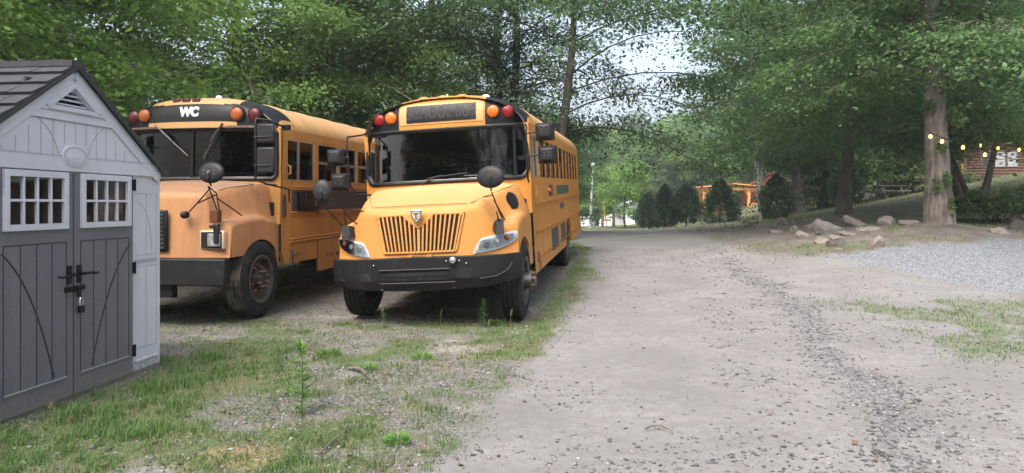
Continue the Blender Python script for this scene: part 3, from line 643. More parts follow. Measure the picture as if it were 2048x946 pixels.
def make_bus(P, label):
    root = empty('school_bus', P['loc'], (P['pitch'], P.get('rroll', 0), -P['yaw']), label, 'bus')
    yb, wrap, lean = P['yb'], P['wrap'], P['lean']; zb, zw = P['ws_z']; zg, zt = P['gut'], P['top']; yE = P['rear']
    Y1, Y2, Y3 = P['mats']      # body, hood, roof
    Wf = lambda x, z: yb+wrap*abs(x/HW)**3.2+lean*(z-zb)
    ys = yb+wrap
    # ---- hood and fenders: front wall, rounded nose, top, outer walls with wheel arches
    F = P['hood']; y0 = lambda x: F['y0']+F['sweep']*abs(x/F['w'])**2.6
    def hood_h(x, y):
        ax = abs(x); t = np.clip((y-F['y0'])/(yb-F['y0']), 0, 1)
        zc = np.interp(t, F['ct'], F['cz'])-F['crown']*(ax/1.0)**2
        zf = np.interp(t, F['ft'], F['fz'])
        wc = np.interp(t, F['ct'], F['cw']); k = float(sstep(wc+F['blend'], wc-.04, ax))
        zz = zf+(zc-zf)*k
        e = max(0, (ax-(F['w']-F['er']))/F['er']); e = min(1, e)
        return zz-F['er']*(1-math.sqrt(max(0, 1-e*e)))
    zbw = F['zb']; nX = 81
    xs = [F['w']*math.sin(math.pi/2*(-1+2*i/(nX-1)))**1 for i in range(nX)]
    rn = F['nose']
    def arch(y):
        d = abs(y-P['wy']); ra = P['ar']
        return P['az']+math.sqrt(max(0, ra*ra-d*d)) if d < ra else -9
    hood = MB(); rows = []; ys_rows = []
    nf = 8
    for j in range(nf): rows.append([(x, y0(x)+F['tilt']*(j/nf), zbw+(max(hood_h(x, y0(x)+rn)-rn, zbw+.02)-zbw)*j/nf) for x in xs])
    for j in range(7):
        a = R(90)*j/6; rows.append([(x, y0(x)+F['tilt']+rn*(1-math.cos(a)), max(hood_h(x, y0(x)+rn)-rn, zbw+.02)+rn*math.sin(a)) for x in xs])
    for j in range(1, 27):
        t = j/26; rr = []
        for x in xs:
            ya = y0(x)+F['tilt']+rn; yy = ya+(yb+.02+(wrap*abs(x/HW)**3.2 if F.get('follow', 1) else 0)-ya)*t; rr.append((x, yy, hood_h(x, yy)))
        rows.append(rr)
    hood.grid(rows)
    for sgn, ix in ((-1, 0), (1, nX-1)):
        col = [r[ix] for r in rows[nf-1:]]; dense = []
        for a, b in zip(col, col[1:]):
            n = max(1, int((b[1]-a[1])/.025)); dense += [tuple(a[k]+(b[k]-a[k])*q/n for k in range(3)) for q in range(n)]
        dense.append(col[-1]); lo = []
        for p in dense:
            zlo = zbw if arch(p[1]) < zbw else min(arch(p[1]), p[2]-.03); 
            if p[1] > P['wy'] and arch(p[1]) < zbw: zlo = F.get('zrear', zbw)
            lo.append((p[0], p[1], zlo))
        rws = [[tuple(p[k]+(q[k]-p[k])*j/4 for k in range(3)) for p, q in zip(dense, lo)] for j in range(5)]
        hood.grid(rws)
        # lip round the arch and inner splash wall
        lip = [(p[0]-sgn*.07, p[1], p[2]) for p in lo]; hood.grid([lo, lip])
        hood.grid([[(p[0]*.98-sgn*.33, p[1], p[2]) for p in lo], lip], 1)
    hood.grid([rows[0], [(x, y+.12, z) for x, y, z in rows[0]]])
    ho = hood.build('hood', [Y2, M['black_dull']], root, smooth=32)
    # ---- cowl and front wall round the windscreen
    xsr = [HW*(-1+2*i/40) for i in range(41)]
    xg = P['ws_x']; rad = P['ws_r']
    def cz(x, base, sg):
        d = abs(x)-(xg-rad); return base+sg*(rad-math.sqrt(max(0, rad*rad-d*d))) if d > 0 else base
    xw = [xg*(-1+2*i/48) for i in range(49)]
    fw = MB(); inw = .05
    fw.strip(xw, lambda x: P['cowl'], lambda x: cz(x, zb, 1), lambda x, z: Wf(x, z)+inw, inw, 3)
    fw.strip(xw, lambda x: cz(x, zw, -1), lambda x: zg, lambda x, z: Wf(x, z)+inw, inw, 3)
    for s_ in (-1, 1):
        xe = sorted([s_*xg, s_*(xg+HW)/2, s_*HW]); fw.strip(xe, lambda x: P['cowl'], lambda x: zg, lambda x, z: Wf(x, z)+inw, inw, 6)
    fw.build('front_wall', Y1, root, smooth=40)
    gl = MB(); gl.grid([[(x, Wf(x, cz(x, zb, 1)+(cz(x, zw, -1)-cz(x, zb, 1))*j/8)+.012, cz(x, zb, 1)+(cz(x, zw, -1)-cz(x, zb, 1))*j/8) for x in xw] for j in range(9)])
    ws = gl.build('windscreen', P['wsglass'], root)
    gk = MB(); loop = [(x, Wf(x, cz(x, zb, 1))-.004, cz(x, zb, 1)) for x in xw]+[(x, Wf(x, cz(x, zw, -1))-.004, cz(x, zw, -1)) for x in reversed(xw)]
    gk.tube(loop+[loop[0]], .030, 8, caps=False)
    for dx in P['dividers']:
        gk.tube([(dx, Wf(dx, zb)-.004, cz(dx, zb, 1)), (dx, Wf(dx, zw)-.004, cz(dx, zw, -1))], .020, 6)
    gk.build('gasket', M['black'], ws)
    # ---- side walls
    zs, zbelt, zwt = P['skirt'], P['belt'], P['wtop']
    for s_ in (-1, 1):
        sd_ = MB(); x = s_*HW
        yl = [ys]; 
        while yl[-1] < yE: yl.append(min(yE, yl[-1]+.06))
        def lowz(y):
            for yc, ra in ((P['wy'], P['ar']+.02), (P['rwy'], .60)):
                d = abs(y-yc)
                if d < ra: return max(zs, P['az']+math.sqrt(ra*ra-d*d)-(0.0))
            return zs
        mids = [lowz(y) for y in yl]
        sd_.grid([[(x, y, zbelt) for y in yl], [(x, y, .97) for y in yl], [(x, y, min(.95, z)) if z < .95 else (x, y, min(z, .97-.001)) for y, z in zip(yl, mids)]])
        sd_.grid([[(x-s_*.05, y, zbelt) for y in yl], [(x-s_*.05, y, .8) for y in yl]], 1)
        sd_.grid([[(x, y, min(.95, z)) for y, z in zip(yl, mids)], [(x-s_*.06, y, min(.95, z)) for y, z in zip(yl, mids)]])
        sd_.box(min(x, x-s_*.05), max(x, x-s_*.05), ys, yE, zwt, zg)            # header band
        # rear arch: dark well
        sd_.build('side_panel', [Y1, M['inner']], root, smooth=30)
        rl = MB()
        for zr, hh in P['rails']:
            for k in (0, 1):
                zc = zr+(k-.5)*hh*.9
                y_a = ys+.25 if s_ > 0 else ys+.7
                rl.box(min(x, x+s_*.022), max(x, x+s_*.022), y_a, yE-.02, zc-hh*.28, zc+hh*.28)
        for yy in P.get('seams', []): rl.box(min(x, x+s_*.004), max(x, x+s_*.004), yy-.012, yy+.012, zs+.5, zbelt)
        rl.build('rub_rail', Y1, root, bevel=.006, split=True)
        # windows
        wlist = P['windows_r'] if s_ > 0 else P['windows_l']
        pl = MB(); prev = ys
        for (a, b, kind) in wlist+[(yE, yE, None)]:
            if a-prev > .005: pl.box(min(x, x-s_*.05), max(x, x-s_*.05), prev, a, zbelt, zwt)
            prev = b
        pl.build('window_pillar', Y1, root, bevel=.004, split=True)
        for (a, b, kind) in wlist:
            wn = MB(); e = .022; xi, xo = sorted((x-s_*.04, x-s_*.012))
            for bx in ((a, a+e, zbelt, zwt), (b-e, b, zbelt, zwt), (a+e, b-e, zbelt, zbelt+e), (a+e, b-e, zwt-e, zwt)): wn.box(xi, xo, *bx)
            if kind == 'slide':
                mx_ = a+(b-a)*.42; wn.box(xi, xo, mx_-.02, mx_+.02, zbelt+e, zwt-e)
                fm = wn.build('window', M['alu'], root)
            elif kind == 'door':
                wn.box(xi, xo, (a+b)/2-.02, (a+b)/2+.02, zbelt+e, zwt-e); fm = wn.build('window', M['black'], root)
            else:
                zm = (zbelt+zwt)/2; wn.box(xi-.004, xo+.004, a+e, b-e, zm-.02, zm+.02); fm = wn.build('window', P['wframe'], root)
            pn = MB(); xm = (xi+xo)/2
            z1_ = zwt-e
            if kind == 'open': z1_ = (zbelt+zwt)/2
            pn.add([(xm, a+e, zbelt+e), (xm, b-e, zbelt+e), (xm, b-e, z1_), (xm, a+e, z1_)], [(0, 1, 2, 3)]); pn.build('pane', P['sideglass'], fm, smooth=0, fix=False)
    # ---- roof, cap, rear, floor
    xr = [HW*math.sin(R(90)*(-1+2*i/36)) for i in range(37)]
    capd = P['capd']; rf = MB()
    yl = list(np.linspace(ys+capd, yE-.25, 28)); rws = [[(x, y, arc_z(x, zg, zt)+.004*math.sin(y*8.6)) for x in xr] for y in yl]
    for k in range(1, 7):
        a = R(90)*k/6; rws.append([(x*(1-.0*k), yE-.25+.25*math.sin(a), zg+(arc_z(x, zg, zt)-zg)*(.55+.45*math.cos(a))) for x in xr])
    rf.grid(rws); rf.grid([rws[-1], [(x, yE, zg-.02) for x in xr]])
    for k in range(1, len(yl), 3): rf.grid([[(x, yl[k]+dy, arc_z(x, zg, zt)+dz) for x in xr] for dy, dz in ((-.02, 0), (-.012, .009), (.012, .009), (.02, 0))])
    rf.build('roof', Y3, root, smooth=50)
    cl = MB(); cl.grid([[(x*.96, y, arc_z(x, zg, zt)-.06) for x in xr] for y in (ys-.1, yE-.1)]); cl.build('ceiling', P['ceil'], root)
    capf = P['cap']; brow = P['brow']
    def cap_pt(x, t):
        """t 0..1 from the brow up over the dome"""
        th = R(90)*t; za = max(arc_z(x, zg, zt), zg+.001)
        zz = zw+.02+(za-zw-.02)*math.sin(th)**.62
        fy = 1-math.cos(th)**.42 if t < 1 else 1
        ax = abs(x/HW); yf = Wf(x, zw)-brow+P['capwrap']*ax**4
        return (x, yf+(ys+capd-yf)*fy, zz)
    xk = sorted(set([round(v, 4) for v in list(np.linspace(-HW, HW, 65))+[-capf[0], capf[0], -capf[1], capf[1]]]))
    cp = MB(); T = list(np.linspace(0, 1, 25)); band = P['bandtop']
    def mfc(j, i):
        xm = (xk[i]+xk[i+1])/2; tm = (T[j]+T[j+1])/2; p = cap_pt(xm, tm)
        if capf[0] < abs(xm) < capf[1] and tm > .02 and p[2] < P['blackz'](xm): return 1
        if band and abs(xm) <= capf[0] and .03 < tm and p[2] < band: return 1
        return 0
    cp.grid([[cap_pt(x, t) for x in xk] for t in T], 0, mfc); 
    cp.grid([[(x, Wf(x, zw)+.01, zw+.02) for x in xk], [cap_pt(x, 0) for x in xk]])
    cap = cp.build('front_cap', [P['capmat'], M['black']], root, smooth=45)
    def on_cap(x, z, off=0):
        lo, hi = 0, 1
        for _ in range(30):
            m_ = (lo+hi)/2
            if cap_pt(x, m_)[2] < z: lo = m_
            else: hi = m_
        p = cap_pt(x, lo); return Vector((p[0], p[1]-off, p[2]))
    for x, z, c in P['lights']:
        p = on_cap(x, z); wl = MB(); disc(wl, p+Vector((0, .02, 0)), P['lr']+.018, .045); o = wl.build('warning_light', M['black'], root)
        l2 = MB(); disc(l2, p+Vector((0, -.018, 0)), P['lr'], .022, 24, dome=.03); l2.build('light_lens', M[c], o)
    for x in P['clear']:
        p = on_cap(x, P['clz']); cm = MB(); dv = (0, -1, .35)
        if P['clstyle'] == 'oval':
            disc(cm, p+Vector((0, .01, 0)), .075, .02, 20, dv, ry=.035); o = cm.build('clearance_light', P['capmat'], root)
            l2 = MB(); disc(l2, p+Vector((0, -.008, .003)), .056, .012, 20, dv, dome=.015, ry=.022); l2.build('light_lens', M['amber'], o)
        else:
            cm.box(p.x-.055, p.x+.055, p.y-.03, p.y+.03, p.z-.028, p.z+.03); cm.build('clearance_light', M['red_dim'], root, bevel=.01)
    P['on_cap'] = on_cap; P['Wf'] = Wf; P['y0f'] = y0; P['hood_h'] = hood_h; P['cap_pt'] = cap_pt
    bk = MB(); bk.box(-HW, HW, yE-.04, yE, zs, zbelt); bk.box(-HW, -.95, yE-.04, yE, zbelt, zg); bk.box(.95, HW, yE-.04, yE, zbelt, zg); bk.box(-.35, -.28, yE-.04, yE, zbelt, zg); bk.box(.28, .35, yE-.04, yE, zbelt, zg); bk.box(-HW, HW, yE-.04, yE, zwt, zg)
    bk.build('rear_wall', Y1, root)
    rw = MB(); rw.add([(-.95, yE-.02, zbelt), (.95, yE-.02, zbelt), (.95, yE-.02, zwt), (-.95, yE-.02, zwt)], [(0, 1, 2, 3)]); rw.build('rear_window', P['sideglass'], root, fix=False)
    fl = MB(); fl.box(-HW+.06, HW-.06, ys-.1, yE-.05, .98, 1.02); fl.box(-HW+.07, HW-.07, yb+.06, ys+.1, .7, 1.5); fl.build('floor', M['black_dull'], root)
    ch = MB(); ch.box(-.42, -.30, .3, yE-.3, .55, .78); ch.box(.30, .42, .3, yE-.3, .55, .78); ch.box(-1.0, 1.0, P['wy']-.06, P['wy']+.06, .42, .54); ch.box(-1., 1., P['rwy']-.07, P['rwy']+.07, .4, .56); ch.box(-.5, .5, .5, 1.3, .62, 1.0); ch.box(-1.0, -.5, 3.2, 4.6, .5, .9)
    ch.build('chassis', M['black_dull'], root)
    # seats
    st = MB(); st.box(-.46, .46, 0, .40, 0, .12); st.box(-.46, .46, .38, .46, .05, .72); st.box(-.40, -.36, .1, .14, -.35, 0); st.box(.36, .40, .1, .14, -.35, 0)
    s0 = st.build('seat', M['seat'], root, bevel=.03); first = True; yy = ys+1.2
    while yy < yE-.7:
        for sx in (-.66, .66):
            o = s0 if first else s0.copy()
            if not first: COL.objects.link(o)
            first = False; o.location = (sx, yy, 1.36)
        yy += .74
    ds = MB(); ds.box(.35, .85, ys+.55, ys+1.0, 1.3, 1.42); ds.box(.37, .83, ys+.92, ys+1.04, 1.4, 2.05); ds.box(.5, .7, ys+.65, ys+.9, 1.02, 1.3); ds.build('driver_seat', M['seat'], root, bevel=.03)
    db = MB(); db.strip([HW*.93*(-1+2*i/20) for i in range(21)], lambda x: 1.45, lambda x: zb+.02, lambda x, z: Wf(x, zb)+.34, .28, 2); db.box(.3, .95, yb+.3, yb+.5, zb-.15, zb+.1); db.build('dashboard', M['dash'], root, bevel=.02)
    sw = MB(); cc = Vector((.60, ys+.35, zb+.10)); q = Vector((0, 1, .9)).to_track_quat('Z', 'Y').to_matrix()
    sw.tube([cc+q@Vector((.23*math.cos(a), .23*math.sin(a), 0)) for a in [2*math.pi*k/28 for k in range(29)]], .014, 6, caps=False)
    for a in (R(90), R(210), R(330)): sw.tube([cc, cc+q@Vector((.23*math.cos(a), .23*math.sin(a), 0))], .011, 5)
    sw.tube([cc, cc-q@Vector((0, 0, .4))], .03, 8); sw.build('steering_wheel', M['black'], root)
    # wheels
    for s_ in (-1, 1):
        make_wheel(root, s_*(1.17-.135), P['wy'], s_, muddy=P['muddy'], hub_out=P['hub'])
        make_wheel(root, s_*(1.17-.135), P['rwy'], s_, dual=True, hub_out=-.06)
    # handle on roof: tiny beacon
    return root, P
TH = R(9.5)
# ============ right-hand bus: newer, rounded hood
P2 = dict(loc=(-1.12, 8.72, -.06), yaw=TH, pitch=.03, mats=(M['yellow'], M['yellow_hood'], M['roof_faded']), capmat=M['yellow'],
 yb=1.42, wrap=.22, lean=.10, ws_z=(1.80, 2.53), ws_x=1.17, ws_r=.12, dividers=[1.0], gut=2.56, top=3.03, rear=10.45, skirt=.44, belt=1.80, wtop=2.40, cowl=1.30,
 rails=[(1.415, .03), (1.0, .035), (.62, .0)], wy=.93, rwy=7.0, ar=.60, az=.42, wsglass=M['wind'], sideglass=M['side'], wframe=M['black'], ceil=M['inner'],
 windows_r=[(1.80, 2.55, 'slide')]+[(2.72+.74*k, 3.38+.74*k, 'open' if k in (3, 4, 7) else 'std') for k in range(10)], windows_l=[(1.80, 2.6, 'door')]+[(2.78+.74*k, 3.44+.74*k, 'std') for k in range(10)],
 capd=.55, brow=.03, capwrap=.10, cap=(.62, 1.17), blackz=lambda x: 3.2, bandtop=None, lights=[(-.93, 2.725, 'red'), (-.735, 2.73, 'amber'), (.735, 2.73, 'amber'), (.93, 2.725, 'red')], lr=.085,
 clear=[-.28, 0, .28], clz=2.975, clstyle='oval', muddy=False, hub=.13, seams=[3.55, 5.7, 7.9],
 hood=dict(y0=.10, sweep=.34, w=1.17, tilt=.05, zb=.86, nose=.11, er=.10, crown=.05, ct=[0, .12, .35, .7, 1], cz=[1.42, 1.50, 1.60, 1.70, 1.765], cw=[.68, .74, .84, .94, 1.02], ft=[0, .12, .4, .7, 1], fz=[1.06, 1.17, 1.29, 1.35, 1.34], blend=.20, zrear=.60))
bus2, P2 = make_bus(P2, 'cleaner yellow school bus with rounded hood and vertical bar grille, nearest the dirt road')
y0 = P2['y0f']; yN = lambda x, z: y0(x)+.05*np.clip((z-.86)/.5, 0, 1)
# grille
g = MB(); gw = lambda z: .455+.10*(z-.93)/.45
xg_ = [-.56+1.12*i/56 for i in range(57)]
def gtop(x):
    ax = abs(x); t = 1.395-.02*ax
    if ax < .20: t = 1.395-.17*(1-ax/.20)**.9
    if ax > .50: t -= .9*(ax-.50)**1*.5+.0
    return t
def gbot(x): return .93+max(0, (abs(x)-.455))/.10*.45*.98
g.strip(xg_, gbot, lambda x: max(gtop(x), gbot(x)+.004), lambda x, z: yN(x, z)+.006, .010, 8)
go = g.build('grille', M['black'], bus2, smooth=0)
gb = MB()
for k in range(-9, 10):
    if k == 0: xa = xb = 0
    else: xa = k*.0475; xb = k*.0575
    zt_ = gtop(xb)-.01
    w_ = .011 if k else .016
    gb.add([Vector((xa+dx, yN(xa, .93)-dy, .925)) for dx, dy in ((-w_, .004), (w_, .004), (w_, .030), (-w_, .030))]+[Vector((xb+dx, yN(xb, 1.38)-dy, zt_)) for dx, dy in ((-w_, .004), (w_, .004), (w_, .030), (-w_, .030))],
           [(0, 3, 2, 1), (4, 5, 6, 7), (0, 1, 5, 4), (1, 2, 6, 5), (2, 3, 7, 6), (3, 0, 4, 7)])
gb.build('grille_bar', M['yellow_hood'], go, bevel=.004)
sr = MB()
out = [(x, gtop(x)) for x in xg_]+[(x, gbot(x)) for x in reversed(xg_)]
sr.tube([(x, yN(x, z)-.006, z) for x, z in out]+[(out[0][0], yN(*out[0])-.006, out[0][1])], .017, 8, caps=False); sr.build('grille_surround', M['yellow_hood'], go)
# shield emblem in the notch of the grille
sh = [(-.072, .05), (-.075, .068), (-.035, .078), (0, .084), (.035, .078), (.075, .068), (.072, .05), (.066, 0), (.045, -.045), (.018, -.08), (0, -.092), (-.018, -.08), (-.045, -.045), (-.066, 0)]
em = MB(); em.prism([(x, z+1.375) for x, z in sh], .055, .10); eo = em.build('emblem', M['chrome'], bus2, bevel=.008)
e2 = MB(); e2.prism([(x*.72, z*.72+1.375) for x, z in sh], .050, .056); e2.build('emblem_field', mat('emblem_tan', (.42, .38, .30), .4), eo)
e3 = MB(); e3.box(-.033, .033, .045, .051, 1.402, 1.412); e3.box(-.006, .006, .045, .051, 1.345, 1.402); e3.box(-.018, .018, .045, .051, 1.338, 1.346); e3.build('emblem_mark', M['steel'], eo)
# headlights: swept teardrop, chrome bowl under clear lens
for s_ in (-1, 1):
    hx = [s_*(.66+.50*i/24) for i in range(25)]
    tt = lambda x: (abs(x)-.66)/.50
    hb = lambda x: .885+.055*tt(x)+.10*tt(x)**4; ht = lambda x: .90+.15*min(1, tt(x)/.18)**.8+.085*tt(x)-.015*max(0, tt(x)-.9)*10
    if s_ < 0: hx = hx[::-1]
    h_ = MB(); h_.strip(hx, hb, ht, lambda x, z: yN(x, z)+.006, .018, 4); ho_ = h_.build('headlight', M['bezel'], bus2)
    hi = MB(); hi.strip([x for x in hx if .12 < tt(x) < .93], lambda x: hb(x)+.022, lambda x: ht(x)-.022, lambda x, z: yN(x, z)-.008, .008, 3); hi.build('reflector', M['lamp'], ho_)
    for k, (t_, z_, r_, mm) in enumerate(((.30, .985, .045, 'lamp_old'), (.52, 1.015, .040, 'lamp'), (.76, 1.055, .036, 'amber_dim'))):
        x = s_*(.66+.5*t_); bb = MB(); disc(bb, (x, yN(x, z_)-.012, z_), r_, .010, 18, (s_*.35, -1, 0), dome=.008); bb.build('bulb', M[mm], ho_)
    hl = MB(); hl.strip(hx, lambda x: hb(x)+.006, lambda x: ht(x)-.006, lambda x, z: yN(x, z)-.030, .004, 3); hl.build('light_lens', M['lens'], ho_)
# hood side vent
for s_ in (-1, 1):
    hh = P2['hood_h']; vb = MB(); rows = []
    def vpt(a, b):        # a along the hood, b across the slope
        y = .86+.34*a; mid = 1.0+.05*a; half = .058*math.sin(math.pi*min(1, .12+a*.86))**.6
        x = s_*(mid+half*(1-2*b)); return x, y, hh(x, y)
    for a in range(13): rows.append([(lambda p: (p[0]+s_*.006, p[1], p[2]+.006))(vpt(a/12, b/6)) for b in range(7)])
    vb.grid(rows); vo = vb.build('hood_vent', M['black'], bus2)
    for k in range(4):
        vs = MB(); vs.tube([(lambda p: (p[0]+s_*.012, p[1], p[2]+.012))(vpt(.16+.17*k+.10*q/4, .1+.8*q/4)) for q in range(5)], .007, 5); vs.build('vent_slat', M['plastic'], vo)
# bumper: long wrapped bar with slots
bm_ = MB(); bx = [1.21*(-1+2*i/64) for i in range(65)]
by = lambda x, z: .0+.40*abs(x/1.21)**3.4+.05+(.05 if z < .60 else 0)
bt = lambda x: .885-.015*abs(x); bbm = lambda x: .47+.10*abs(x/1.2)**3
bm_.strip(bx, bbm, bt, lambda x, z: .34*abs(x/1.21)**5+.10+.06*np.clip((.62-z)/.15, 0, 1), .10, 12)
for s_ in (-1, 1): bm_.bar((s_*1.19, .40, .70), (s_*1.15, .62, .72), .30, .04, up=(1, 0, 0))
bo = bm_.build('bumper', M['black_dull'], bus2, smooth=40, bevel=.008)
sl = MB()
for x0_, x1_, z0_, z1_ in ((-.42, .36, .655, .70), (-.42, .36, .60, .64), (-.72, -.60, .60, .71), (.48, .66, .62, .735)):
    sl.strip([x0_+(x1_-x0_)*i/8 for i in range(9)], lambda x: z0_, lambda x: z1_, lambda x, z: .34*abs(x/1.21)**5+.06*np.clip((.62-z)/.15, 0, 1)+.012, .018)
sl.build('bumper_slot', M['rubber'], bo, split=True)
ri = MB()
ri.tube([(-.48, -.012, .735), (.40, -.012, .735)], .012, 6); ri.tube([(-.48, -.012, .575), (.46, -.012, .575)], .012, 6); ri.tube([(.75, .03, .60), (.95, .08, .62), (1.07, .16, .68), (1.12, .20, .76)], .010, 6); ri.tube([(-.95, .08, .60), (-1.07, .16, .64)], .010, 6)
ri.build('bumper_rib', M['black_dull'], bo, split=True)
bl = MB()
for x, z in ((-.55, .80), (.52, .825), (.36, .825), (-.48, .495), (.42, .50), (.44, .79), (.60, .79)): disc(bl, (x, .34*abs(x/1.21)**5+.0+.06*(z < .6), z), .009, .010, 10, dome=.004)
bl.build('bolt', M['chrome'], bo, split=True)
hn = MB(); disc(hn, (.445, -.005, .835), .040, .035, 20, dome=.018); hn.build('round_horn', M['alu'], bo)
pa = MB(); pa.box(-.14, -.07, .04, .12, .86, .90); pa.box(.10, .17, .04, .12, .86, .90); pa.build('bracket_tab', M['yellow_hood'], bus2, split=True)
# mirrors
crossview(bus2, (.93, .10, 1.80), None, [[(.93, .12, 1.62), (.96, .25, 1.45), (1.0, .42, 1.25)], [(.935, .12, 1.58), (.76, .42, 1.56)], [(.95, .14, 1.52), (1.03, .36, 1.27)], [(.96, .2, 1.38), (1.0, .32, 1.1)]], .175, .135, 1, None)
crossview(bus2, (-1.2, .10, 1.74), None, [[(-1.2, .12, 1.6), (-1.02, .2, 1.58), (-.98, .22, 1.48), (-.98, .30, 1.10)], [(-1.2, .12, 1.55), (-.98, .30, 1.22)], [(-.97, .22, 1.50), (-.62, .40, 1.43)], [(-.98, .22, 1.45), (-.86, .4, 1.27)]], .12, .145, -1, None)
for s_ in (-1, 1):
    fl_ = MB(); x = s_*.985; fl_.add([(x-.05, .26, 1.29), (x+.05, .26, 1.29), (x+.055, .22, 1.10), (x-.055, .22, 1.10), (x-s_*.14, .36, 1.18), (x-s_*.06, .36, 1.28)], [(0, 1, 2, 3), (0, 3, 4, 5), (3, 2, 4), (2, 1, 5, 4), (0, 5, 1)])
    fl_.build('mirror_base', M['plastic'], bus2, bevel=.008)
rmr = []
for s_, xs_, zz in ((1, (1.49, 1.51), (2.37, 2.065)), (-1, (-1.42, -1.38), (2.20, 1.86))):
    o = empty('mirror', (s_*1.25, 1.3, 2.1)); o.parent = bus2
    mm = MB()
    for x, z in zip(xs_, zz): box_mirror(mm, x-s_*1.25, -.2, z-2.1, .25, .235, side=s_)
    mm.build('mirror_shell', M['plastic'], o, bevel=.02, split=True)
    mg = MB()
    for x, z in zip(xs_, zz): mg.box(x-s_*1.25-.10, x-s_*1.25+.10, -.149, -.145, z-2.1-.095, z-2.1+.095)
    mg.build('mirror_glass', M['chrome'], o, split=True)
    sc_ = MB()
    for x, z in zip(xs_, zz):
        for a, b in ((-.03, .03), (.03, .03), (-.03, -.01), (.03, -.01), (0, .055)): disc(sc_, (x-s_*1.25+a, -.289, z-2.1+b), .006, .005, 8)
    sc_.build('screw', M['chrome'], o, split=True)
    ar = MB()
    if s_ > 0:
        ar.tube([(-.07, .20, .42), (-.02, -.05, .36), (-.02, -.14, .28), (-.02, -.14, -.12), (-.05, .02, -.32), (-.07, .25, -.38)], .013, 6); ar.tube([(-.02, -.14, .27), (.20, -.2, .27)], .012, 6); ar.tube([(-.02, -.14, -.03), (.20, -.2, -.03)], .012, 6)
    else:
        ar.tube([(.07, .20, .42), (-.03, -.1, .38), (-.02, -.16, .20), (-.0, -.16, -.30), (.06, -.1, -.42), (.25, -.02, -.44)], .014, 6); ar.tube([(0, -.16, .10), (-.2, -.2, .10)], .012, 6); ar.tube([(0, -.16, -.22), (-.2, -.2, -.22)], .012, 6); ar.tube([(.07, .2, .42), (.25, .12, .45)], .012, 6)
    ar.build('mirror_arm', M['black'], o)
def seam(bus, P, pts, name='hood_seam', r=.0045):
    hh = P['hood_h']; m_ = MB(); q = []
    for (xa, ya), (xb, yb_) in zip(pts, pts[1:]):
        for k in range(10): x = xa+(xb-xa)*k/10; y = ya+(yb_-ya)*k/10; q.append((x, y, hh(x, y)+.001))
    m_.tube(q, r, 5); m_.build(name, M['rust'], bus)
for s_ in (-1, 1):
    seam(bus2, P2, [(s_*.62, .30), (s_*.74, .5), (s_*.88, .9), (s_*.965, 1.2), (s_*1.0, 1.42)])
seam(bus2, P2, [(-.62, .30), (-.3, .27), (0, .26), (.3, .27), (.62, .30)])
# destination sign with ghost lettering
oc = P2['on_cap']; cpt = P2['cap_pt']
ysg = lambda x, z: P2['Wf'](x, 2.53)-.03+P2['capwrap']*abs(x/HW)**4
sg = MB(); sx_ = [-.60+1.2*i/24 for i in range(25)]
sg.strip(sx_, lambda x: 2.605, lambda x: 2.915-.02*abs(x)-(.0 if abs(x) < .56 else .02), lambda x, z: oc(x, z).y+.008, .016, 6); so = sg.build('destination_sign', M['roof_faded'], bus2, bevel=.006)
s2 = MB(); s2.strip([-.50+1.0*i/20 for i in range(21)], lambda x: 2.635, lambda x: 2.875, lambda x, z: oc(x, z).y-.006, .008, 6); s2.build('sign_panel', M['black'], so)
lt = MB(); s3 = text('sign_lettering', 'SCHOOL BUS', .20, M['ghost'], so, (0, 0, 0), (0, 0, 0))
bpy.context.view_layer.update()
for v_ in s3.data.vertices:
    x = v_.co.x*.82; z = 2.755+v_.co.y*1.18; v_.co = (x, oc(x, z).y-.015-v_.co.z*2, z)
# wipers, interior clutter
wp = MB(); W2 = P2['Wf']
wp.tube([(-.30, W2(-.3, 1.79)-.05, 1.775), (-.12, W2(0, 1.9)-.05, 1.86), (.0, W2(0, 1.9)-.045, 1.88)], .011, 6); wp.tube([(-.22, W2(0, 1.86)-.04, 1.85), (.36, W2(.3, 1.9)-.03, 1.90)], .008, 5); wp.build('wiper', M['black'], bus2); wp = MB()
wp.tube([(.95, W2(.9, 1.82)-.05, 1.80), (.55, W2(.6, 1.85)-.045, 1.845)], .011, 6); wp.tube([(.95, W2(.9, 1.86)-.035, 1.835), (.30, W2(.4, 1.86)-.03, 1.86)], .008, 5)
wp.build('wiper', M['black'], bus2)
# side details on the right flank
X = HW
dt = MB(); dt.box(X, X+.004, 4.95, 7.4, 1.50, 1.67); dt.build('covered_lettering', M['decal'], bus2, smooth=0, split=True)
dt = MB(); dt.box(X, X+.004, 5.4, 6.2, 1.22, 1.33); dt.build('covered_lettering', M['decal'], bus2, smooth=0, split=True)
dt = MB(); dt.box(X, X+.02, 3.75, 4.15, 1.50, 1.68); dt.build('covered_sign_plate', M['grey_band'], bus2)
dt = MB(); dt.box(X, X+.006, 3.8, 4.85, .56, .93); dt.box(X, X+.006, 5.4, 6.25, .58, .93); dt.build('skirt_panel', M['grey_band'], bus2, smooth=0, split=True)
sm = MB(); disc(sm, (X, 3.62, 1.60), .05, .03, 16, (1, 0, 0), dome=.02, ry=.035); sm.build('side_marker', M['amber'], bus2)
dr = MB()
for (a, b, c_, d_) in ((1.95, 2.0, 1.02, 1.75), (2.62, 2.66, .5, 1.75), (3.35, 3.38, .5, .95)): dr.box(X, X+.003, a, a+.012, c_, d_)
dr.box(X, X+.003, 1.95, 2.6, 1.60, 1.608); dr.tube([(X+.005, 1.82, 1.68), (X+.045, 1.82, 1.66), (X+.045, 1.82, 1.52), (X+.005, 1.82, 1.50)], .009, 6); dr.build('hatch_seam', M['yellow_old'], bus2, split=True)
mv = MB(); Wx = P2['Wf']
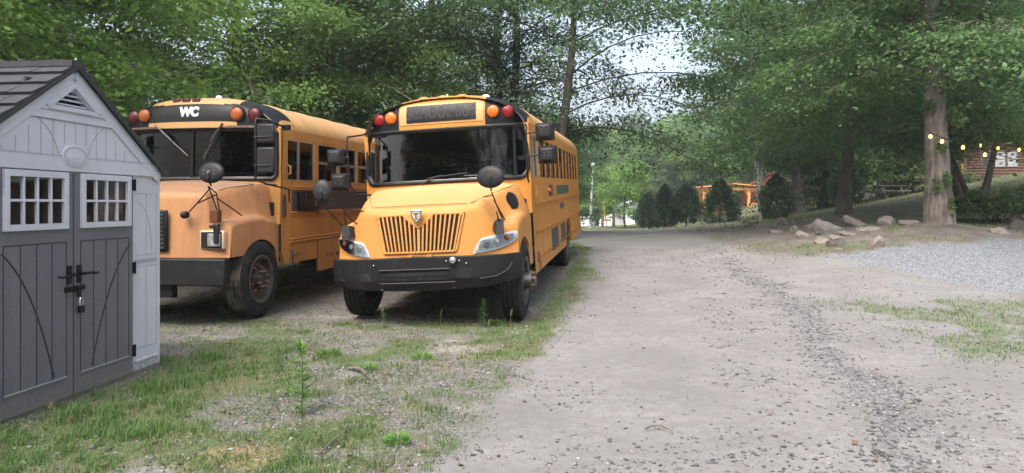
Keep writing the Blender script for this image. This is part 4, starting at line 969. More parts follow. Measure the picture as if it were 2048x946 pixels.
for k in range(8):
    for j in range(7):
        xx = .98+.024*k; zz = 1.36-.028*j-.03; yy = Wx(xx, zz)-.006
        mv.box(xx, xx+.014, yy, yy+.008, zz, zz+.018)
mv.build('mesh_vent', M['rust'], bus2, smooth=0)
hk = MB(); hk.tube([(X+.01, 2.0, .60), (X+.03, 2.02, .54), (X+.02, 2.0, .47)], .012, 6); hk.box(X, X+.02, 1.96, 2.02, .58, .72); hk.build('latch', M['rust'], bus2)
rr_ = MB(); disc(rr_, (X, 10.2, .9), .05, .02, 16, (1, 0, 0)); rr_.build('reflector', M['red'], bus2)
tp = MB(); tp.tube([(-.1, 2.3, 3.02), (-.1, 2.3, 3.12)], .012, 6); disc(tp, (.50, 2.25, 2.985), .06, .05, 16, (0, 0, 1), dome=.03); disc(tp, (-.08, 2.2, 3.02), .03, .04, 10, (0, 0, 1)); tp.build('roof_beacon', M['white'], bus2, split=True)
pc = MB()
for (x, z, w_, h2) in ((-1.12, 2.66, .02, .06), (-1.08, 2.63, .03, .03), (-1.0, 2.86, .07, .012)):
    p = oc(x, z); pc.add([(p.x-w_, p.y-.004, p.z-h2/2), (p.x+w_*.6, p.y-.006, p.z-h2/2), (p.x+w_, oc(x, z+h2/2).y-.004, p.z+h2/2), (p.x-w_*.7, oc(x, z+h2/2).y-.004, p.z+h2/2)], [(0, 1, 2, 3)])
pc.build('paint_chip', M['white'], bus2, smooth=0, fix=False, split=True)
# body leans on its springs: everything but the wheels
ROLL = -.048
piv = Vector((0, 0, .55)); Rm = Matrix.Rotation(ROLL, 4, 'Y'); off = piv-(Rm @ piv)
for c_ in bus2.children:
    if c_.name.startswith('wheel'): continue
    c_.matrix_basis = Matrix.Translation(off) @ Rm @ c_.matrix_basis
# ============ left-hand bus: older, faded square hood
P1 = dict(loc=(-4.59, 8.70, -.03), yaw=TH, pitch=.012, mats=(M['yellow_old'], M['yellow_faded'], M['roof_faded']), capmat=M['roof_faded'],
 yb=1.27, wrap=.20, lean=.05, ws_z=(1.82, 2.50), ws_x=1.15, ws_r=.05, dividers=[0], gut=2.52, top=2.97, rear=10.3, skirt=.64, belt=1.80, wtop=2.39, cowl=1.2,
 rails=[(1.70, .035), (1.335, .035), (.96, .045)], wy=1.0, rwy=7.2, ar=.60, az=.42, wsglass=M['wind_old'], sideglass=M['side'], wframe=M['alu'], ceil=M['ceil_old'],
 windows_r=[(1.68, 2.55, 'slide')]+[(2.69+.81*k, 3.43+.81*k, 'open' if k in (0, 1, 3) else 'std') for k in range(9)], windows_l=[(1.7, 2.5, 'door')]+[(2.69+.81*k, 3.43+.81*k, 'std') for k in range(9)],
 capd=.40, brow=.05, capwrap=.06, cap=(.66, 1.16), blackz=lambda x: 3.2, bandtop=2.845, lights=[(-.93, 2.69, 'red_dim'), (-.72, 2.70, 'amber_dim'), (.67, 2.70, 'amber_dim'), (.89, 2.695, 'red_dim')], lr=.088,
 clear=[-.28, -.13, .02], clz=2.905, clstyle='box', muddy=True, hub=.0, seams=[3.5, 6.0],
 hood=dict(y0=.16, sweep=.10, w=1.16, tilt=.03, zb=.84, nose=.10, er=.09, crown=.045, ct=[0, .1, .4, .75, 1], cz=[1.57, 1.66, 1.73, 1.78, 1.805], cw=[.80, .88, .98, 1.05, 1.08], ft=[0, .15, .45, .8, 1], fz=[1.22, 1.28, 1.33, 1.34, 1.30], blend=.07, zrear=.6))
bus1, P1 = make_bus(P1, 'dirty school bus with faded orange hood and WC lettering, next to the shed')
y0b = P1['y0f']; W1 = P1['Wf']; oc1 = P1['on_cap']
pb = MB(); pb.bar((0, .0, 0), (0, 0, 1), 1, 1); 
b1 = MB(); b1.box(-1.24, 1.24, 0, .14, .52, .845); b1.box(-1.0, 1.0, .14, .3, .55, .8); b1.build('bumper', M['black_dull'], bus1, bevel=.02)
b2 = MB(); b2.box(-.5, .5, .10, .2, .36, .52); b2.build('tow_crossmember', M['black_dull'], bus1)
gr = MB(); gr.box(-.42, .42, .12, .16, .92, 1.42); go1 = gr.build('grille', M['black'], bus1, bevel=.03)
gs = MB()
for k in range(9): gs.box(-.38, .38, .105, .125, .955+.05*k, .975+.05*k)
gs.build('grille_bar', M['grey_band'], go1)
for s_ in (-1, 1):
    hd = MB(); xo = s_*.96; yh = y0b(.96)
    hd.box(xo-.155, xo+.155, yh-.03, yh+.05, .94, 1.17); o = hd.build('headlight', M['grey_hood'], bus1, bevel=.02)
    hd = MB(); hd.box(xo-.135, xo+.135, yh-.036, yh-.02, .957, 1.153); hd.build('bezel', M['black_dull'], o)
    hd = MB(); hd.box(xo-.045, xo+.125, yh-.055, yh-.03, .975, 1.135); hd.build('bulb', M['lamp_old'], o, bevel=.02)
    tm = MB(); xt = s_*.99; tm.box(xt-.04, xt+.07, .16, .26, 1.27, 1.42); ob = tm.build('turn_signal', mat('old_orange_lens', (.12, .035, .012), .4) if 'old_orange_lens' not in MATS else MATS['old_orange_lens'], bus1, bevel=.012)
    sp_ = MB(); sp_.box(xt+.02, xt+.085, .14, .2, 1.02, 1.25); sp_.box(xt-.01, xt+.04, .1, .13, 1.2, 1.24); sp_.build('lamp_bracket', M['plastic'], bus1, bevel=.012)
crossview(bus1, (1.08, .0, 1.86), None, [[(1.03, .02, 1.70), (1.02, .05, 1.66), (.86, .06, 1.50), (.68, .12, 1.36)], [(1.04, .02, 1.68), (1.08, .12, 1.42)], [(1.03, .02, 1.70), (1.11, .06, 1.62), (1.12, .10, 1.42)], [(1.10, .06, 1.60), (.86, .08, 1.50)], [(1.12, .08, 1.55), (1.28-.1, .5, 1.345)]], .175, .125, 1, None)
crossview(bus1, (-1.03, .0, 1.86), None, [[(-1.03, .02, 1.70), (-.68, .12, 1.36)], [(-1.04, .02, 1.68), (-1.08, .12, 1.42)]], .175, .125, -1, None)
rb = MB(); disc(rb, (.665, .14, 1.36), .045, .05, 16, dome=.03); rb.build('rubber_bumper', M['black'], bus1)
for s_ in (-1, 1):
    o = empty('mirror', (s_*1.2, 1.2, 2.1)); o.parent = bus1; x0_ = s_*.07
    mm = MB(); mm.box(x0_-.12, x0_+.13, -.30, -.24, .17, .42); mm.box(x0_-.12, x0_+.13, -.30, -.24, -.22, .12); mm.build('mirror_shell', M['plastic'], o, bevel=.025, split=True)
    mg = MB(); mg.box(x0_-.10, x0_+.11, -.239, -.235, .19, .40); mg.box(x0_-.10, x0_+.11, -.239, -.235, -.20, .10); mg.build('mirror_glass', M['chrome'], o, split=True)
    am = MB(); xa = x0_-s_*.13
    am.tube([(s_*.16, .12, .40), (x0_, -.2, .47), (xa, -.27, .49), (xa, -.29, .44), (xa, -.29, -.30), (x0_, -.25, -.36), (s_*.02, .1, -.37)], .015, 6)
    am.tube([(xa, -.27, .47), (xa-s_*.14, -.2, .46)], .010, 6)
    am.tube([(xa-.02, -.3, .25), (xa+.2, -.31, .25)], .011, 6); am.tube([(xa-.02, -.3, -.12), (xa+.2, -.31, -.12)], .011, 6); am.tube([(x0_, -.25, -.36), (s_*.10, .30, -.42), (s_*.08, .36, -.60)], .012, 6)
    am.box(s_*.16-.05, s_*.16+.05, .08, .16, .37, .44); am.build('mirror_arm', M['black'], o)
seam(bus1, P1, [(-1.12, 1.12), (-.6, 1.05), (0, 1.03), (.6, 1.05), (1.12, 1.12)], r=.006)
for s_ in (-1, 1): seam(bus1, P1, [(s_*.90, .45), (s_*.98, .8), (s_*1.03, 1.1)])
# WC lettering
t_ = text('lettering', 'WC', .175, M['white'], bus1, (0, 0, 0), (0, 0, 0), ext=.002, offset=.010)
for v_ in t_.data.vertices:
    x = -.03+v_.co.x*.92; z = 2.735+v_.co.y*.98; v_.co = (x, oc1(x, z).y-.006-v_.co.z, z)
# wipers hang down from above the glass
wp = MB()
wp.tube([(-.55, W1(.5, 2.5)-.06, 2.575), (-.30, W1(.2, 2.4)-.05, 2.36)], .010, 6); wp.tube([(-.45, W1(.4, 2.4)-.045, 2.47), (-.05, W1(0, 2.2)-.03, 2.14)], .008, 5); wp.build('wiper', M['steel'], bus1); wp = MB()
wp.tube([(.47, W1(.4, 2.5)-.06, 2.575), (.30, W1(.3, 2.3)-.05, 2.34)], .012, 6); wp.tube([(.38, W1(.35, 2.4)-.045, 2.45), (.18, W1(.1, 2.2)-.03, 2.10)], .008, 5)
wp.build('wiper', M['steel'], bus1)
pi = MB(); pi.strip([-1.1+2.2*i/24 for i in range(25)], lambda x: 2.515, lambda x: 2.545, lambda x, z: W1(x, z)-.02, .03); pi.build('drip_rail', M['rust'], bus1)
X = HW
bd = MB(); bd.box(X, X+.006, 1.80, 10.2, 1.375, 1.655); bd.build('side_band', M['grey_band'], bus1, smooth=0)
ss = MB(); ss.box(X+.006, X+.07, 1.95, 2.58, 1.37, 1.66); ss.box(X+.01, X+.10, 2.05, 2.22, 1.40, 1.62); so1 = ss.build('folded_stop_arm', M['black'], bus1, bevel=.01)
sc_ = MB()
for zz in (1.45, 1.50, 1.56): disc(sc_, (X+.07, 2.42, zz), .012, .01, 8, (1, 0, 0))
sc_.build('screw', M['chrome'], so1, split=True)
kn = MB(); disc(kn, (X+.006, 2.62, 1.36), .045, .03, 14, (1, 0, 0)); kn.build('side_knob', M['rust'], bus1)
bt_ = MB(); bt_.box(X-.01, X+.012, 2.62, 3.5, .44, .925); bo1 = bt_.build('battery_door', M['yellow_old'], bus1, bevel=.004)
be = MB(); be.box(X+.012, X+.016, 2.62, 3.5, .92, .93); be.box(X+.002, X+.016, 2.612, 2.62, .44, .925); be.build('door_seam', M['rust'], bo1)
tx = text('lettering', 'BATTERIES', .07, M['rust'], bo1, (X+.014, 3.05, .66), (R(90), 0, R(90)), sx=.9, ext=.001)
dk = MB(); dk.box(X+.012, X+.016, 3.30, 3.40, .635, .685); dk.build('painted_patch', M['grey_band'], bo1)
vt = MB(); n_ = 20; ov = [(math.cos(2*math.pi*k/n_), math.sin(2*math.pi*k/n_)) for k in range(n_)]
vt.add([(X+.012, 1.56+.0+.055*c_, 1.45+.125*s__+(.04 if s__ > 0 else -.04)) for c_, s__ in ov]+[(X-.0, 1.56+.06*c_, 1.45+.13*s__+(.04 if s__ > 0 else -.04)) for c_, s__ in ov], [tuple(range(n_))]+[(i, (i+1) % n_, (i+1) % n_+n_, i+n_) for i in range(n_)]); vo = vt.build('vent', M['rust'], bus1)
vt = MB()
for k in range(9): vt.box(X+.012, X+.018, 1.52, 1.60, 1.31+.033*k, 1.322+.033*k)
vt.build('vent_slat', M['grey_band'], vo)
mk_ = MB(); disc(mk_, (1.12, 1.72, 2.60), .04, .03, 12, (1, -.3, .2), dome=.015); mk_.build('side_marker', M['amber_dim'], bus1)
hd = MB(); hd.tube([(X+.0, 1.66, 2.02), (X+.05, 1.66, 2.0), (X+.05, 1.66, 1.90), (X, 1.66, 1.88)], .012, 6); hd.tube([(X+.0, 4.62, 2.1), (X+.06, 4.62, 2.05), (X+.06, 4.62, 1.9), (X, 4.62, 1.85)], .012, 6); hd.build('grab_handle', M['yellow_old'], bus1, split=True)
dh = MB(); dh.box(X, X+.03, 1.72, 1.79, .62, .84); dh.bar((X+.03, 1.73, .76), (X+.03, 2.0, .77), .02, .02); dh.build('latch', M['rust'], bus1, bevel=.005)
lv = MB(); lv.box(X-.002, X+.003, 1.78, 1.79, .64, 1.8); lv.build('hatch_seam', M['rust'], bus1, split=True)
bb = MB(); disc(bb, (.12, 1.75, 2.955), .045, .05, 14, (0, 0, 1), dome=.02); bb.build('roof_beacon', M['white'], bus1, split=True)
hs = MB(); hs.strip([.97, 1.0, 1.03], lambda x: 1.45, lambda x: 1.70, lambda x, z: 1.2, .002)
# ------------------------------------------------------------------ trees
def leaves_mesh(name, C, T, Nn, ln, wd, mats):
    """one folded diamond per leaf: centre C, tip direction T, normal Nn"""
    n = len(C); T = T/np.linalg.norm(T, axis=1, keepdims=True)
    S = np.cross(Nn, T); S /= np.linalg.norm(S, axis=1, keepdims=True)+1e-9
    ln = ln[:, None]; wd = wd[:, None]; U = np.cross(T, S)
    V = np.empty((n, 4, 3)); V[:, 0] = C; V[:, 1] = C+T*ln*.45+S*wd*.5-U*wd*.12; V[:, 2] = C+T*ln; V[:, 3] = C+T*ln*.45-S*wd*.5-U*wd*.12
    Q = np.arange(n*4).reshape(n, 4); me = np_mesh(name, V.reshape(-1, 3), Q, smooth=False); me.materials.append(mats); return me
def unit(v): return v/(np.linalg.norm(v, axis=-1, keepdims=True)+1e-9)
def tree_proto(seed, Ht, base, Rr, tr, nlimb, twigs, per, leaf, prof, rise=.45, droop=.35, spray=.5, flat=.35, lean=(0, 0), wob=.15, limb_r=.28, aspect=.55, sub_=True, skip=.0, fork=None, lmin=.7, gaps=()):
    g = np.random.default_rng(seed); MBt = MB()
    zz = np.linspace(0, Ht*.95, 14)
    ph = g.random(4)*6
    cx = lambda z: lean[0]*z/Ht+wob*(np.sin(z/Ht*5+ph[0])-math.sin(ph[0])); cy = lambda z: lean[1]*z/Ht+wob*(np.sin(z/Ht*4+ph[1])-math.sin(ph[1]))
    rr = lambda z: tr*(1-.86*(z/Ht))*(1+.24*np.exp(-z/(tr*1.6)))
    MBt.tube([(float(cx(z)), float(cy(z)), float(z)-.15) for z in zz], [float(rr(z)) for z in zz], 12, caps=False)
    if fork:
        z0 = fork[0]; MBt.tube([(float(cx(z0))+fork[1]*t, float(cy(z0))+fork[2]*t, z0+(Ht*.9-z0)*t) for t in np.linspace(0, 1, 8)], [float(rr(z0))*.8*(1-.8*t) for t in np.linspace(0, 1, 8)], 9, caps=False)
    Cs = []; Ts = []; Ns = []
    for i in range(nlimb):
        u = (i+g.random()*.8)/nlimb; z0 = base*(.9 if u < .3 else 1)+(Ht*.96-base)*u; L_ = Rr*prof(u)*(lmin+(1.2-lmin)*g.random()); az = i*2.399+g.random()*.7
        d = np.array([math.cos(az), math.sin(az), 0]); pr = np.array([-d[1], d[0], 0])
        o = np.array([float(cx(z0)), float(cy(z0)), z0-.15]); bend = (g.random()-.5)*.5
        dr_ = droop*(.7+.6*g.random()); rs = rise*(.5+1.0*u)*(.7+.6*g.random())
        P = lambda t: o+d*L_*t+pr*L_*bend*t*t+np.array([0, 0, L_])*(rs*t-dr_*t*t)
        r0 = float(rr(z0))*limb_r+.012
        MBt.tube([tuple(P(t)) for t in np.linspace(0, 1, 7)], [max(.006, r0*(1-.85*t)) for t in np.linspace(0, 1, 7)], 6, caps=False)
        nt = max(3, int(twigs*(L_/Rr)**1.1))
        for k in range(nt):
            if g.random() < skip: continue
            t = .14+.88*g.random()**.8; c = P(min(t, 1)); side = (g.random()*2-1); off = pr*side*L_*.42*(1.15-t*.6)+np.array([0, 0, (g.random()-.5)*.10*L_-abs(side)*.06*L_])
            e = c+off+d*abs(side)*L_*.12
            if sub_ and k % 3 == 0: MBt.tube([tuple(c), tuple((c+e)/2+np.array([0, 0, .03*L_])), tuple(e)], [r0*.35*(1.1-t)+.004, r0*.2*(1.1-t)+.004, .004], 4, caps=False)
            n = int(per*(.6+.8*g.random())); s = spray*(.6+.7*g.random())
            q = g.normal(size=(n, 3))*np.array([s, s, s*flat]); q[:, 2] -= (q[:, 0]**2+q[:, 1]**2)/s*.22
            Cs.append(e+q); dd = unit(off+d*.5*L_+1e-6)
            Ts.append(unit(q*np.array([1, 1, .2])/s*.7+dd*.5+g.normal(size=(n, 3))*.45+np.array([0, 0, -.35])))
            Ns.append(unit(g.normal(size=(n, 3))*.42+np.array([0, 0, 1])))
    C = np.concatenate(Cs); T = np.concatenate(Ts); Nn = np.concatenate(Ns); n = len(C)
    for c_, r_ in gaps:
        k = (np.linalg.norm((C-np.array(c_))/np.array(r_), axis=1)+g.normal(size=len(C))*.08 > 1) | (g.random(len(C)) < .06); C, T, Nn = C[k], T[k], Nn[k]
    n = len(C); ln = leaf*(.5+1.0*g.random(n)); return MBt, (C, T, Nn, ln, ln*aspect)
LF = dict(bright=leafmat('leaf_bright', (.070, .140, .032), (.14, .24, .058), .42), dark=leafmat('leaf_dark', (.050, .102, .046), (.10, .178, .07), .4), mid=leafmat('leaf_mid', (.052, .105, .040), (.11, .19, .065), .4),
          light=leafmat('leaf_light', (.11, .20, .05), (.20, .32, .085), .45), conifer=leafmat('needle_dark', (.014, .034, .020), (.032, .062, .032), .12), spruce=leafmat('needle_grey_green', (.022, .05, .026), (.045, .085, .04), .12), weed=leafmat('weed_leaf', (.10, .20, .045), (.16, .30, .07), .35))
PROT = {}
def proto(key, lf, bark, **k):
    t, L_ = tree_proto(**k); me = leaves_mesh('crown', *L_, LF[lf]); tm = t.build('trunk', bark, None, smooth=60, fix=False); d = tm.data; bpy.data.objects.remove(tm); PROT[key] = (d, me, k['Ht'])
broad = lambda u: .55+.5*math.sin(math.pi*min(1, u*.9+.12))*1.0 if u < .75 else .95*(1-u)**.5*1.4
tall = lambda u: .6+.4*math.sin(math.pi*u)
proto('drooping', 'bright', BARK, seed=3, Ht=11, base=1.6, Rr=4.6, tr=.24, nlimb=44, twigs=28, per=84, leaf=.125, prof=broad, rise=.5, droop=.55, spray=.38, flat=.45)
proto('dense', 'mid', BARK_D, seed=5, Ht=12, base=1.0, Rr=4.6, tr=.26, nlimb=48, twigs=24, per=74, leaf=.145, prof=broad, rise=.4, droop=.4, spray=.42, flat=.45)
proto('open', 'dark', BARK_D, seed=8, Ht=15, base=3.4, Rr=4.2, tr=.22, nlimb=32, twigs=17, per=66, leaf=.125, limb_r=.2, prof=tall, rise=.5, droop=.35, spray=.36, flat=.30, lean=(.6, .2), wob=.35, skip=.3)
proto('open_b', 'dark', BARK_D, seed=13, Ht=14, base=2.8, Rr=4.4, tr=.25, nlimb=32, twigs=17, per=66, leaf=.125, limb_r=.2, prof=tall, rise=.55, droop=.45, spray=.36, flat=.30, lean=(-.9, .2), wob=.4, skip=.3)
proto('spread', 'dark', BARK_D, seed=21, Ht=13, base=4.0, Rr=7.4, tr=.20, nlimb=32, twigs=50, per=72, leaf=.12, limb_r=.15, sub_=False, gaps=(((1.27, -2.59, 4.9), (1.5, 5.5, 1.8)), ((0.77, -2.41, 6.46), (0.8, 4.5, 0.8)), ((3.55, -3.42, 6.01), (1.2, 4, 0.7)), ((1.48, -2.67, 4.0), (1.0, 5, 0.8))), prof=lambda u: 1.0-.35*u, rise=.5, droop=.50, spray=.46, flat=.30, lean=(.4, -.5), wob=.3, skip=.15)
proto('layered', 'mid', BARK_P, seed=34, Ht=14, base=4.4, Rr=6.0, tr=.33, nlimb=64, twigs=40, per=84, leaf=.115, lmin=.25, limb_r=.16, prof=lambda u: 1.0-.3*u, rise=.35, droop=.42, spray=.42, flat=.22, lean=(.35, .2), wob=.12)
proto('shade', 'mid', BARK, seed=91, Ht=13, base=3.6, Rr=4.8, tr=.30, nlimb=36, twigs=22, per=46, leaf=.20, prof=tall, rise=.45, droop=.42, spray=.45, flat=.35, wob=.3)
proto('round', 'light', BARK, seed=55, Ht=13, base=1.4, Rr=4.8, tr=.22, nlimb=36, twigs=16, per=26, leaf=.42, prof=broad, rise=.5, droop=.3, spray=.55, flat=.5, sub_=False)
proto('round_b', 'mid', BARK, seed=56, Ht=13, base=1.6, Rr=5.0, tr=.24, nlimb=36, twigs=16, per=26, leaf=.38, prof=broad, rise=.5, droop=.35, spray=.6, flat=.45, sub_=False)
proto('birch', 'mid', BARK_W, seed=60, Ht=12, base=4.6, Rr=3.6, tr=.16, nlimb=22, twigs=16, per=34, leaf=.24, prof=tall, rise=.6, droop=.4, spray=.45, flat=.4, fork=(1.6, .9, .3), lean=(-.5, 0))
proto('young', 'light', BARK_D, seed=63, Ht=5.2, base=1.3, Rr=2.0, tr=.10, nlimb=22, twigs=12, per=30, leaf=.20, prof=broad, rise=.9, droop=.3, spray=.3, flat=.5)
proto('sapling', 'mid', BARK_D, seed=71, Ht=5.5, base=.5, Rr=2.6, tr=.09, nlimb=26, twigs=16, per=44, leaf=.18, prof=broad, rise=.5, droop=.35, spray=.36, flat=.45)
def plant(key, x, y, s=1.0, rz=0., label='', group=None, name='broadleaf_tree', cat='tree', leafm=None, z=None, sz=None, rx=0, ry=0, trunkm=None):
    d, me, _ = PROT[key]; o = empty(name, (x, y, (h(x, y) if z is None else z)-.03), (rx, ry, rz), label, cat, group); o.scale = (s, s, sz or s)
    link('trunk', d, o); link('crown', me, o)
    return o
# --- behind the shed and the left bus
plant('drooping', -9.6, 12.2, .95, .4, 'bright green tree reaching over the dark shed roof')
plant('dense', -14.5, 15.5, 1.05, 2.0, 'dark bushy tree at the left edge behind the shed')
plant('drooping', -8.3, 21.5, 1.0, 1.3, 'drooping bright green tree behind the faded bus')
plant('drooping', -5.2, 23.4, .92, 4.1, 'bright green tree rising between the two bus roofs')
plant('dense', -17, 28, 1.2, 3.1, 'tall dark tree far left beyond the shed')
plant('dense', -7.0, 31, .85, 5.1, 'shadowed tree standing behind the drooping bright green ones')
# --- tall open trees in the middle
plant('open_b', -4.2, 26.5, 1.0, .3, 'tall tree with a dark leaning trunk above the bus with the rounded hood')
plant('open', -2.6, 28, 1.05, 1.9, 'tall thin tree with straight dark trunk over the SCHOOL BUS sign')
plant('open', -.4, 27, 1.0, 3.6, 'tall airy tree whose trunk rises right of the SCHOOL BUS sign')
plant('open_b', .1, 30, 1.05, 2.5, 'tall airy tree above the rear of the cleaner bus')
plant('spread', 1.2, 24.0, 1.0, .35, 'spreading tree with branches drooping over the dirt road')
plant('dense', -1.5, 36, .75, 2.2, 'dark leafy tree low behind the cleaner bus roof')
plant('dense', 2.2, 41, .6, 4.4, 'low dark leafy tree at the end of the bus row')
# --- right-hand side
maple = plant('layered', 11.2, 19.0, 1.0, .9, 'large maple with thick pale trunk in front of the lawn, string lights on it')
g = np.random.default_rng(12); Cc = []
for zz, a0, nn in ((1.15, -1.6, 26), (1.05, -2.3, 18), (2.05, -1.9, 22), (2.7, -1.0, 40), (2.95, -.6, 40), (3.1, -2.6, 24), (.5, -1.4, 20), (3.5, -1.7, 30)):
    a = a0-.9+g.normal(size=nn)*.16; r_ = .36-.02*zz+.10*g.random(nn)*(1 if nn < 30 else 3); Cc.append(np.stack([.03*zz+np.cos(a)*r_, .02*zz+np.sin(a)*r_, zz+g.normal(size=nn)*.10], -1))
C = np.concatenate(Cc); me = leaves_mesh('ivy', C, unit(g.normal(size=C.shape)+np.array([0, 0, -.5])), unit(g.normal(size=C.shape)*.5+C*np.array([1, 1, 0])+np.array([0, 0, .4])), .13+.05*g.random(len(C)), .09+.03*g.random(len(C)), LF['bright']); link('ivy', me, maple)
plant('shade', 13.5, 29.5, .95, 2.6, 'dark spreading tree over the lawn left of the big pale trunk')
plant('birch', 14.0, 40.5, 1.05, 0, 'tree with pale forked trunk beside the red-roofed building', name='forked_tree')
plant('shade', 17.1, 43, 1.0, .7, 'shade tree with thick trunk next to the small far picnic table')
plant('shade', 20.3, 47.5, .9, 3.3, 'thinner shade tree right of the small far picnic table')
plant('shade', 20.5, 52, 1.2, 1.7, 'dark tree behind the nearer picnic table')
plant('shade', 25, 47, 1.15, 4.2, 'dark tree between the picnic table and the log cabin')
plant('shade', 29.5, 58, 1.3, 5.0, 'dark tree behind the log cabin roof')
plant('shade', 21.5, 27, .9, 5.0, 'dark tree reaching over the log cabin from the right')
plant('shade', 37, 52, 1.2, 3.0, 'dark tree right of the log cabin')
plant('sapling', 20.4, 47, .9, .7, 'small leafy sapling behind the nearer picnic table')
plant('sapling', 24.0, 43.5, 1.0, 2.7, 'small leafy sapling at the right end of the picnic table')
for (x, y, tr_, ln_, hh, lab) in ((15.1, 24.0, .16, -1.5, 4.6, 'dark leaning trunk left of the log cabin, behind the leafy shrub'), (15.7, 24.7, .14, -.9, 4.2, 'thinner dark trunk crossing behind the leaning one by the cabin'), (18.3, 28.2, .15, 1.0, 5.0, 'crooked dark tree in front of the cabin windows')):
    k = 'crook%d' % int(x*10); proto(k, 'mid', BARK_D, seed=int(x*10), Ht=hh, base=2.9, Rr=2.4, tr=tr_, nlimb=14, twigs=10, per=36, leaf=.15, prof=tall, rise=.4, droop=.3, spray=.35, flat=.4, lean=(ln_, 0), wob=.12); plant(k, x, y, 1, 0, lab)
plant('young', 9.4, 60, 1.0, 0, 'young tree with thin trunk between the parked cars and the evergreens')
# --- wooded slopes far behind (each tree on its own)
gr_ = np.random.default_rng(44)
def fartree(x, y, f=1.0):
    top = 1.45+(.112+.10*float(sstep(.30, .55, x/y)))*y*(.78+.4*gr_.random())*f; s = min(1.5, max(.45, (top-h(x, y))/12.6))
    plant('round_b' if gr_.random() < .3 else 'round', x, y, s, gr_.random()*6, 'light green tree in the wood on the far slope', 'trees of the far wooded slope')
for row, (yy, n_) in enumerate(((76, 8), (98, 12), (122, 16), (150, 20), (185, 22))):
    for k in range(n_):
        x = (-.42+1.15*(k+.5+(gr_.random()-.5)*.6)/n_)*yy; y = yy+(gr_.random()-.5)*14
        if x/y < -.24 or (row > 2 and x/y < 0): continue
        if row == 0 and -.02 < x/y < .44: continue
        if 5 < x < 30 and y < 112: y += 26
        if 27 < x < 42 and 80 < y < 112: y += 30
        fartree(x, y)
for (x, y, s) in ((5.5, 112, .6), (10, 118, .7), (15, 112, .6), (20, 116, .8), (28, 124, .8), (34, 122, .8), (46, 104, .9), (3, 84, .6), (-2, 70, .7), (45, 90, .9), (20.5, 112, .45), (1, 60, .7), (23, 118, .6), (12.5, 106, .42)):
    fartree(x, y, s)
# --- trees behind the viewpoint (mirrored in the bus glass)
for i, (k, x, y, s) in enumerate((('drooping', -9, -3, 1), ('dense', -13, -14, 1.2), ('spread', -5.5, -17, 1.0), ('open', 3.5, -21, 1.1), ('dense', 9, -16, 1.1), ('dense', 16, -8, 1.1), ('open_b', -1.5, -27, 1.1), ('spread', 21, 1, .9))):
    plant(k, x, y, s, i*1.3, 'tree standing behind the photographer', 'trees behind the photographer')
# --- evergreens
def conifer(seed, Ht, Rr, n, leaf, key, prof, lf, z0=.15, layered=False):
    g = np.random.default_rng(seed); u = g.random(n)**.8; z = z0+(Ht-z0)*u; az = g.random(n)*2*math.pi
    lump = 1+.22*np.sin(az*3+z*4.5+seed)+.13*np.sin(az*7-z*9)
    rad = Rr*np.array([prof(v) for v in u])*lump; rf = (1-.45*g.random(n)**1.6)
    if layered: rad = rad*(.72+.38*((z*3.4) % 1)); 
    C = np.stack([np.cos(az)*rad*rf, np.sin(az)*rad*rf, z-.1*rad*layered], -1); C += g.normal(size=C.shape)*.04
    out = unit(np.stack([np.cos(az), np.sin(az), np.full(n, .15 if layered else .9)], -1)+g.normal(size=(n, 3))*.35)
    me = leaves_mesh('crown', C, out, unit(g.normal(size=(n, 3))+np.stack([np.cos(az), np.sin(az), np.ones(n)], -1)*.5), leaf*(.6+.8*g.random(n)), leaf*.35*(.6+.8*g.random(n)), LF[lf])
    t = MB(); t.tube([(0, 0, -.1), (.02, 0, Ht*.4), (0, 0, Ht*.9)], [.07, .05, .015], 7, caps=False)
    for k in range(10): a = k*2.4; zz = z0+Ht*.07*k; rr = Rr*.8*prof(min(1, zz/Ht)); t.tube([(0, 0, zz), (math.cos(a)*rr, math.sin(a)*rr, zz+.15)], [.02, .006], 4, caps=False)
    d = t.build('trunk', BARK_D, None, smooth=60, fix=False); dd = d.data; bpy.data.objects.remove(d); PROT[key] = (dd, me, Ht)
egg = lambda u: max(0, math.sin(math.pi*min(1, u*.93+.10)))**.55*(1-.25*u)
cone = lambda u: (1-u)**.75*1.0+.03 if u > .12 else .75+u*2
conifer(1, 2.5, .95, 9000, .16, 'cyp_a', lambda u: egg(u)*(1-.12*u), 'spruce'); conifer(2, 3.0, 1.0, 9000, .16, 'cyp_b', lambda u: egg(u)*(1-.35*u), 'conifer'); conifer(3, 2.9, 1.12, 11000, .14, 'cyp_c', egg, 'conifer', .3); conifer(4, 3.05, 1.45, 12000, .17, 'spruce', cone, 'spruce', .1, True)
conifer(5, 2.45, .92, 13000, .11, 'bush_a', egg, 'conifer', .05); conifer(6, 2.1, .85, 5200, .13, 'bush_b', egg, 'spruce', .2)
def at(px, y): return (px-1024)/1450*y
plant('cyp_a', at(1297, 50), 50, 1, 0, 'leftmost and palest evergreen of the row beside the road end', name='evergreen_shrub')
plant('cyp_b', at(1330, 50), 50, 1, 0, 'second evergreen from the left in the row, with pointed top', name='evergreen_shrub')
plant('cyp_c', at(1372, 50), 50, 1, 0, 'round dark evergreen left of the spruce', name='evergreen_shrub')
plant('spruce', at(1440, 46), 46, .9, 0, 'layered spruce in front of the orange timber pavilion', name='spruce_tree')
plant('bush_a', at(1553, 40), 40, 1, 0, 'dense clipped evergreen right of the pavilion, before the pale forked trunk', name='evergreen_shrub')
plant('bush_b', at(1692, 37), 37, 1, 0, 'loose dark evergreen between the two picnic tables', name='evergreen_shrub')
